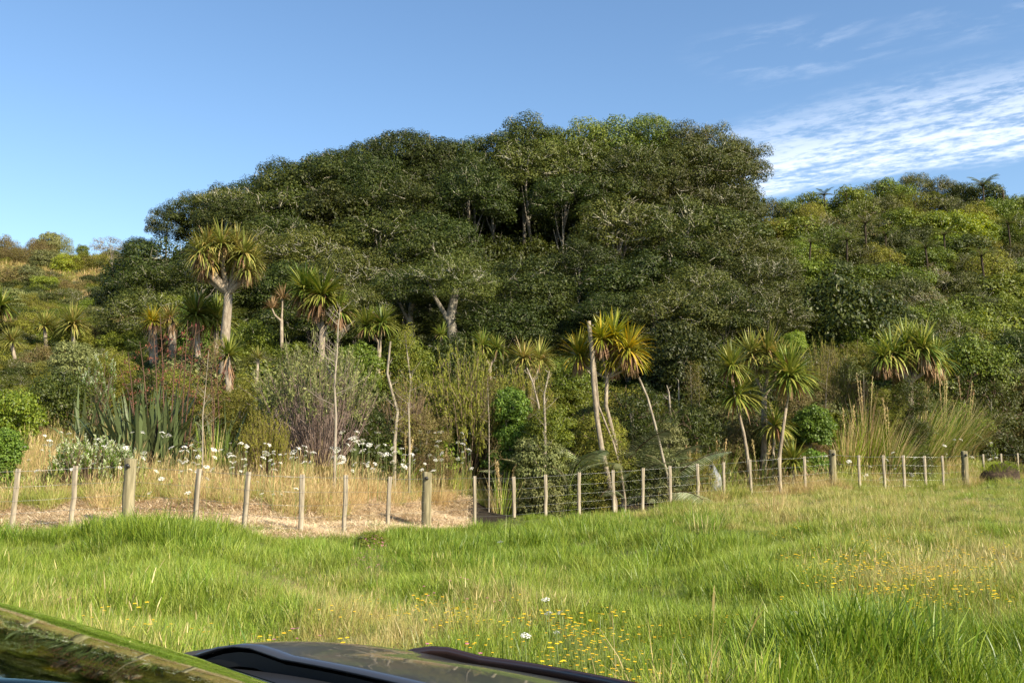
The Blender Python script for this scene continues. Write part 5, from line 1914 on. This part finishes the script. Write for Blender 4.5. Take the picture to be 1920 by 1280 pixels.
patch('bonnet_closing_panel', closure_fn, 2, 30, BLACK, car)
patch('inner_wing', lambda u, v: (.86 + .98 * u, .81, .86 + (bonnet_fn(max(0, (u - .2) / .8), 0)[2] - .875) * v), 10, 3, BLACK, car)


def cowl_fn(u, v):
    y = .78 - 1.56 * v
    x = (.86 + .02 * (1 - (y / .8) ** 2)) + u * (1.135 - .10 * (y / .8) ** 2 - .88)
    return (x, y, 1.028 - .02 * math.sin(math.pi * u) - .03 * abs(y / .8) ** 3)


patch('cowl_panel', cowl_fn, 8, 20, BLACK, car, .01)
for yy, lab in ((.38, None), (-.28, None)):
    wp = MB()
    wp.tube([(1.0, yy, 1.0), (.97, yy - .1, 1.035), (.90, yy - .52, 1.04)], [.012, .010, .007], 5)
    wp.tube([(.86, yy - .02, 1.045), (.90, yy - .52, 1.045)], [.009, .008], 4)
    link('wiper', wp.mesh('wiper', BLACK, True), car)
nz_ = MB()
nz_.tube([(1.03, .42, 1.0), (1.03, .42, 1.025)], [.014, .010], 8)
link('washer_nozzle', nz_.mesh('nozzle', BLACK), car)


def screen_fn(u, v):      # u: bottom -> top
    yb = .74 - 1.48 * v
    k = 1 - .14 * u
    y = yb * k
    x = (.87 + .03 * (1 - (yb / .74) ** 2)) - 1.32 * u - .02 * (yb / .74) ** 4 * (1 - u)
    z = 1.035 + .44 * (1 - (1 - u) ** 1.9) - .015 * (yb / .74) ** 4
    return (x, y, z)


ws = patch('windscreen', screen_fn, 14, 24, GLASS, car, .006)
eg = MB()
eg.tube([Vector(screen_fn(i / 12, 0)) + Vector((0, .004, 0)) for i in range(13)], .0045, 6)
eg.tube([Vector(screen_fn(0, i / 20)) + Vector((.004, 0, 0)) for i in range(21)], .0045, 6)
eg.tube([Vector(screen_fn(i / 12, 1)) for i in range(13)], .0045, 6)
link('glass_edge', eg.mesh('glass_edge', GEDGE, True), ws)


def guard_fn(u, v):
    y = .80 - 1.60 * v
    x1 = 1.92 - .16 * abs(y / .8) ** 2.5
    zb = bonnet_fn(1, v)[2]
    return (x1 + .012 - .018 * u, y, zb - .02 + .065 * u)


patch('bonnet_guard', guard_fn, 3, 30, GUARD, car, .012)


def side_fn(s):
    def f(u, v):          # u along x rear->front, v bottom->top of the lower body
        x = -2.15 + 4.0 * u
        top = float(np.interp(x, [-2.15, -1.9, -1.2, .9, 1.1, 1.85], [.86, .93, .95, 1.03, 1.04, .90]))
        bot = .22
        for wx in (-1.35, 1.28):
            d = abs(x - wx)
            if d < .36:
                bot = max(bot, .30 + math.sqrt(max(0, .36 ** 2 - d * d)))
        bot = min(bot, top - .06)
        z = bot + (top - bot) * v
        w = float(np.interp(x, [-2.15, -1.9, -1.2, 1.2, 1.6, 1.85], [.62, .78, .82, .82, .80, .62]))
        return (x, s * (w + .04 * math.sin(math.pi * min(1, max(0, (z - .2) / .9)))), z)
    return f


patch('side_panel', side_fn(1), 60, 8, CARPAINT, car, .0)
patch('side_panel', side_fn(-1), 60, 8, CARPAINT, car, .0)


def roof_fn(u, v):
    yb = .62 - 1.24 * v
    x = -.44 - 1.03 * u
    return (x, yb, 1.42 + .03 * math.sin(math.pi * min(1, u + .15) * .9) - .05 * (yb / .62) ** 4)


patch('roof', roof_fn, 12, 12, CARPAINT, car, .01)
for s in (1, -1):
    def sw(u, v, s=s):
        x = .80 - 2.6 * u
        top = Vector((.03 - 1.5 * u, s * .62, 1.30 + .05 * math.sin(math.pi * (u + .15) * .8)))
        bt = Vector((x, s * .82, .96))
        p = bt.lerp(top, v)
        return tuple(p)
    patch('side_window', sw, 10, 4, GLASS, car, .005)


def rear_fn(u, v):
    y = .6 - 1.2 * v
    return (-1.47 - .40 * u, y * (1 + .15 * u), 1.36 - .40 * u)


patch('rear_window', rear_fn, 5, 8, GLASS, car, .005)
patch('tailgate', lambda u, v: (-1.87 - .28 * u ** .5, (.78 - 1.56 * v) * (1 - .15 * u), .95 - .70 * u), 8, 10, CARPAINT, car)
patch('front_bumper', lambda u, v: (1.92 - .16 * abs(1 - 2 * v) ** 2.5 + .06 * math.sin(math.pi * u), (.80 - 1.60 * v), .93 - .70 * u), 8, 16, CARPAINT, car)
patch('dashboard', lambda u, v: (.84 - .5 * u, .70 - 1.4 * v, .93 + .02 * math.sin(3.14 * u)), 4, 4, BLACK, car)
patch('floor_pan', lambda u, v: (1.8 - 3.8 * u, .76 - 1.52 * v, .28), 4, 4, BLACK, car)
for s in (1, -1):
    for x in (.05, -.85):
        st_ = MB()
        st_.tube([(x, s * .36, .35), (x - .02, s * .36, .62), (x - .14, s * .36, 1.0), (x - .19, s * .36, 1.16)], [.22, .24, .20, .10], 8)
        link('seat', st_.mesh('seat', BLACK, True), car)
    hl = MB()
    hl.tube([(1.70, s * .62, .78), (1.83, s * .60, .77), (1.93, s * .56, .76)], [.10, .12, .06], 10)
    link('headlight', hl.mesh('headlight', LAMP, True), car)
    mr_ = MB()
    mr_.tube([(.62, s * .84, 1.0), (.62, s * .93, 1.02), (.62, s * 1.03, 1.02), (.62, s * 1.06, 1.02)], [.03, .085, .085, .05], 8)
    if s > 0:
        link('mirror', mr_.mesh('mirror', CARPAINT, True), car).location = (0, 0, -.16)
tm = MB()
tm.tube([(0, -.10, 0), (0, -.10, 0), (0, .10, 0), (0, .10, 0)], [.20, .32, .32, .20], 24)
TYRE = tm.mesh('tyre', RUBBER, False)
rm = MB()
rm.tube([(0, -.105, 0), (0, -.105, 0), (0, .105, 0), (0, .105, 0)], [.02, .20, .20, .02], 16)
RIM = rm.mesh('rim', ALLOY)
for x in (-1.35, 1.28):
    for s in (1, -1):
        w_ = link('wheel', TYRE, car, (x, s * .72, .32))
        link('rim', RIM, w_)
tag(car, 'dark grey car seen over its windscreen and bonnet in the lower left corner', 'car')
print('objects', len(SC.objects), 'tris', sum(len(m.polygons) * 2 for m in bpy.data.meshes))
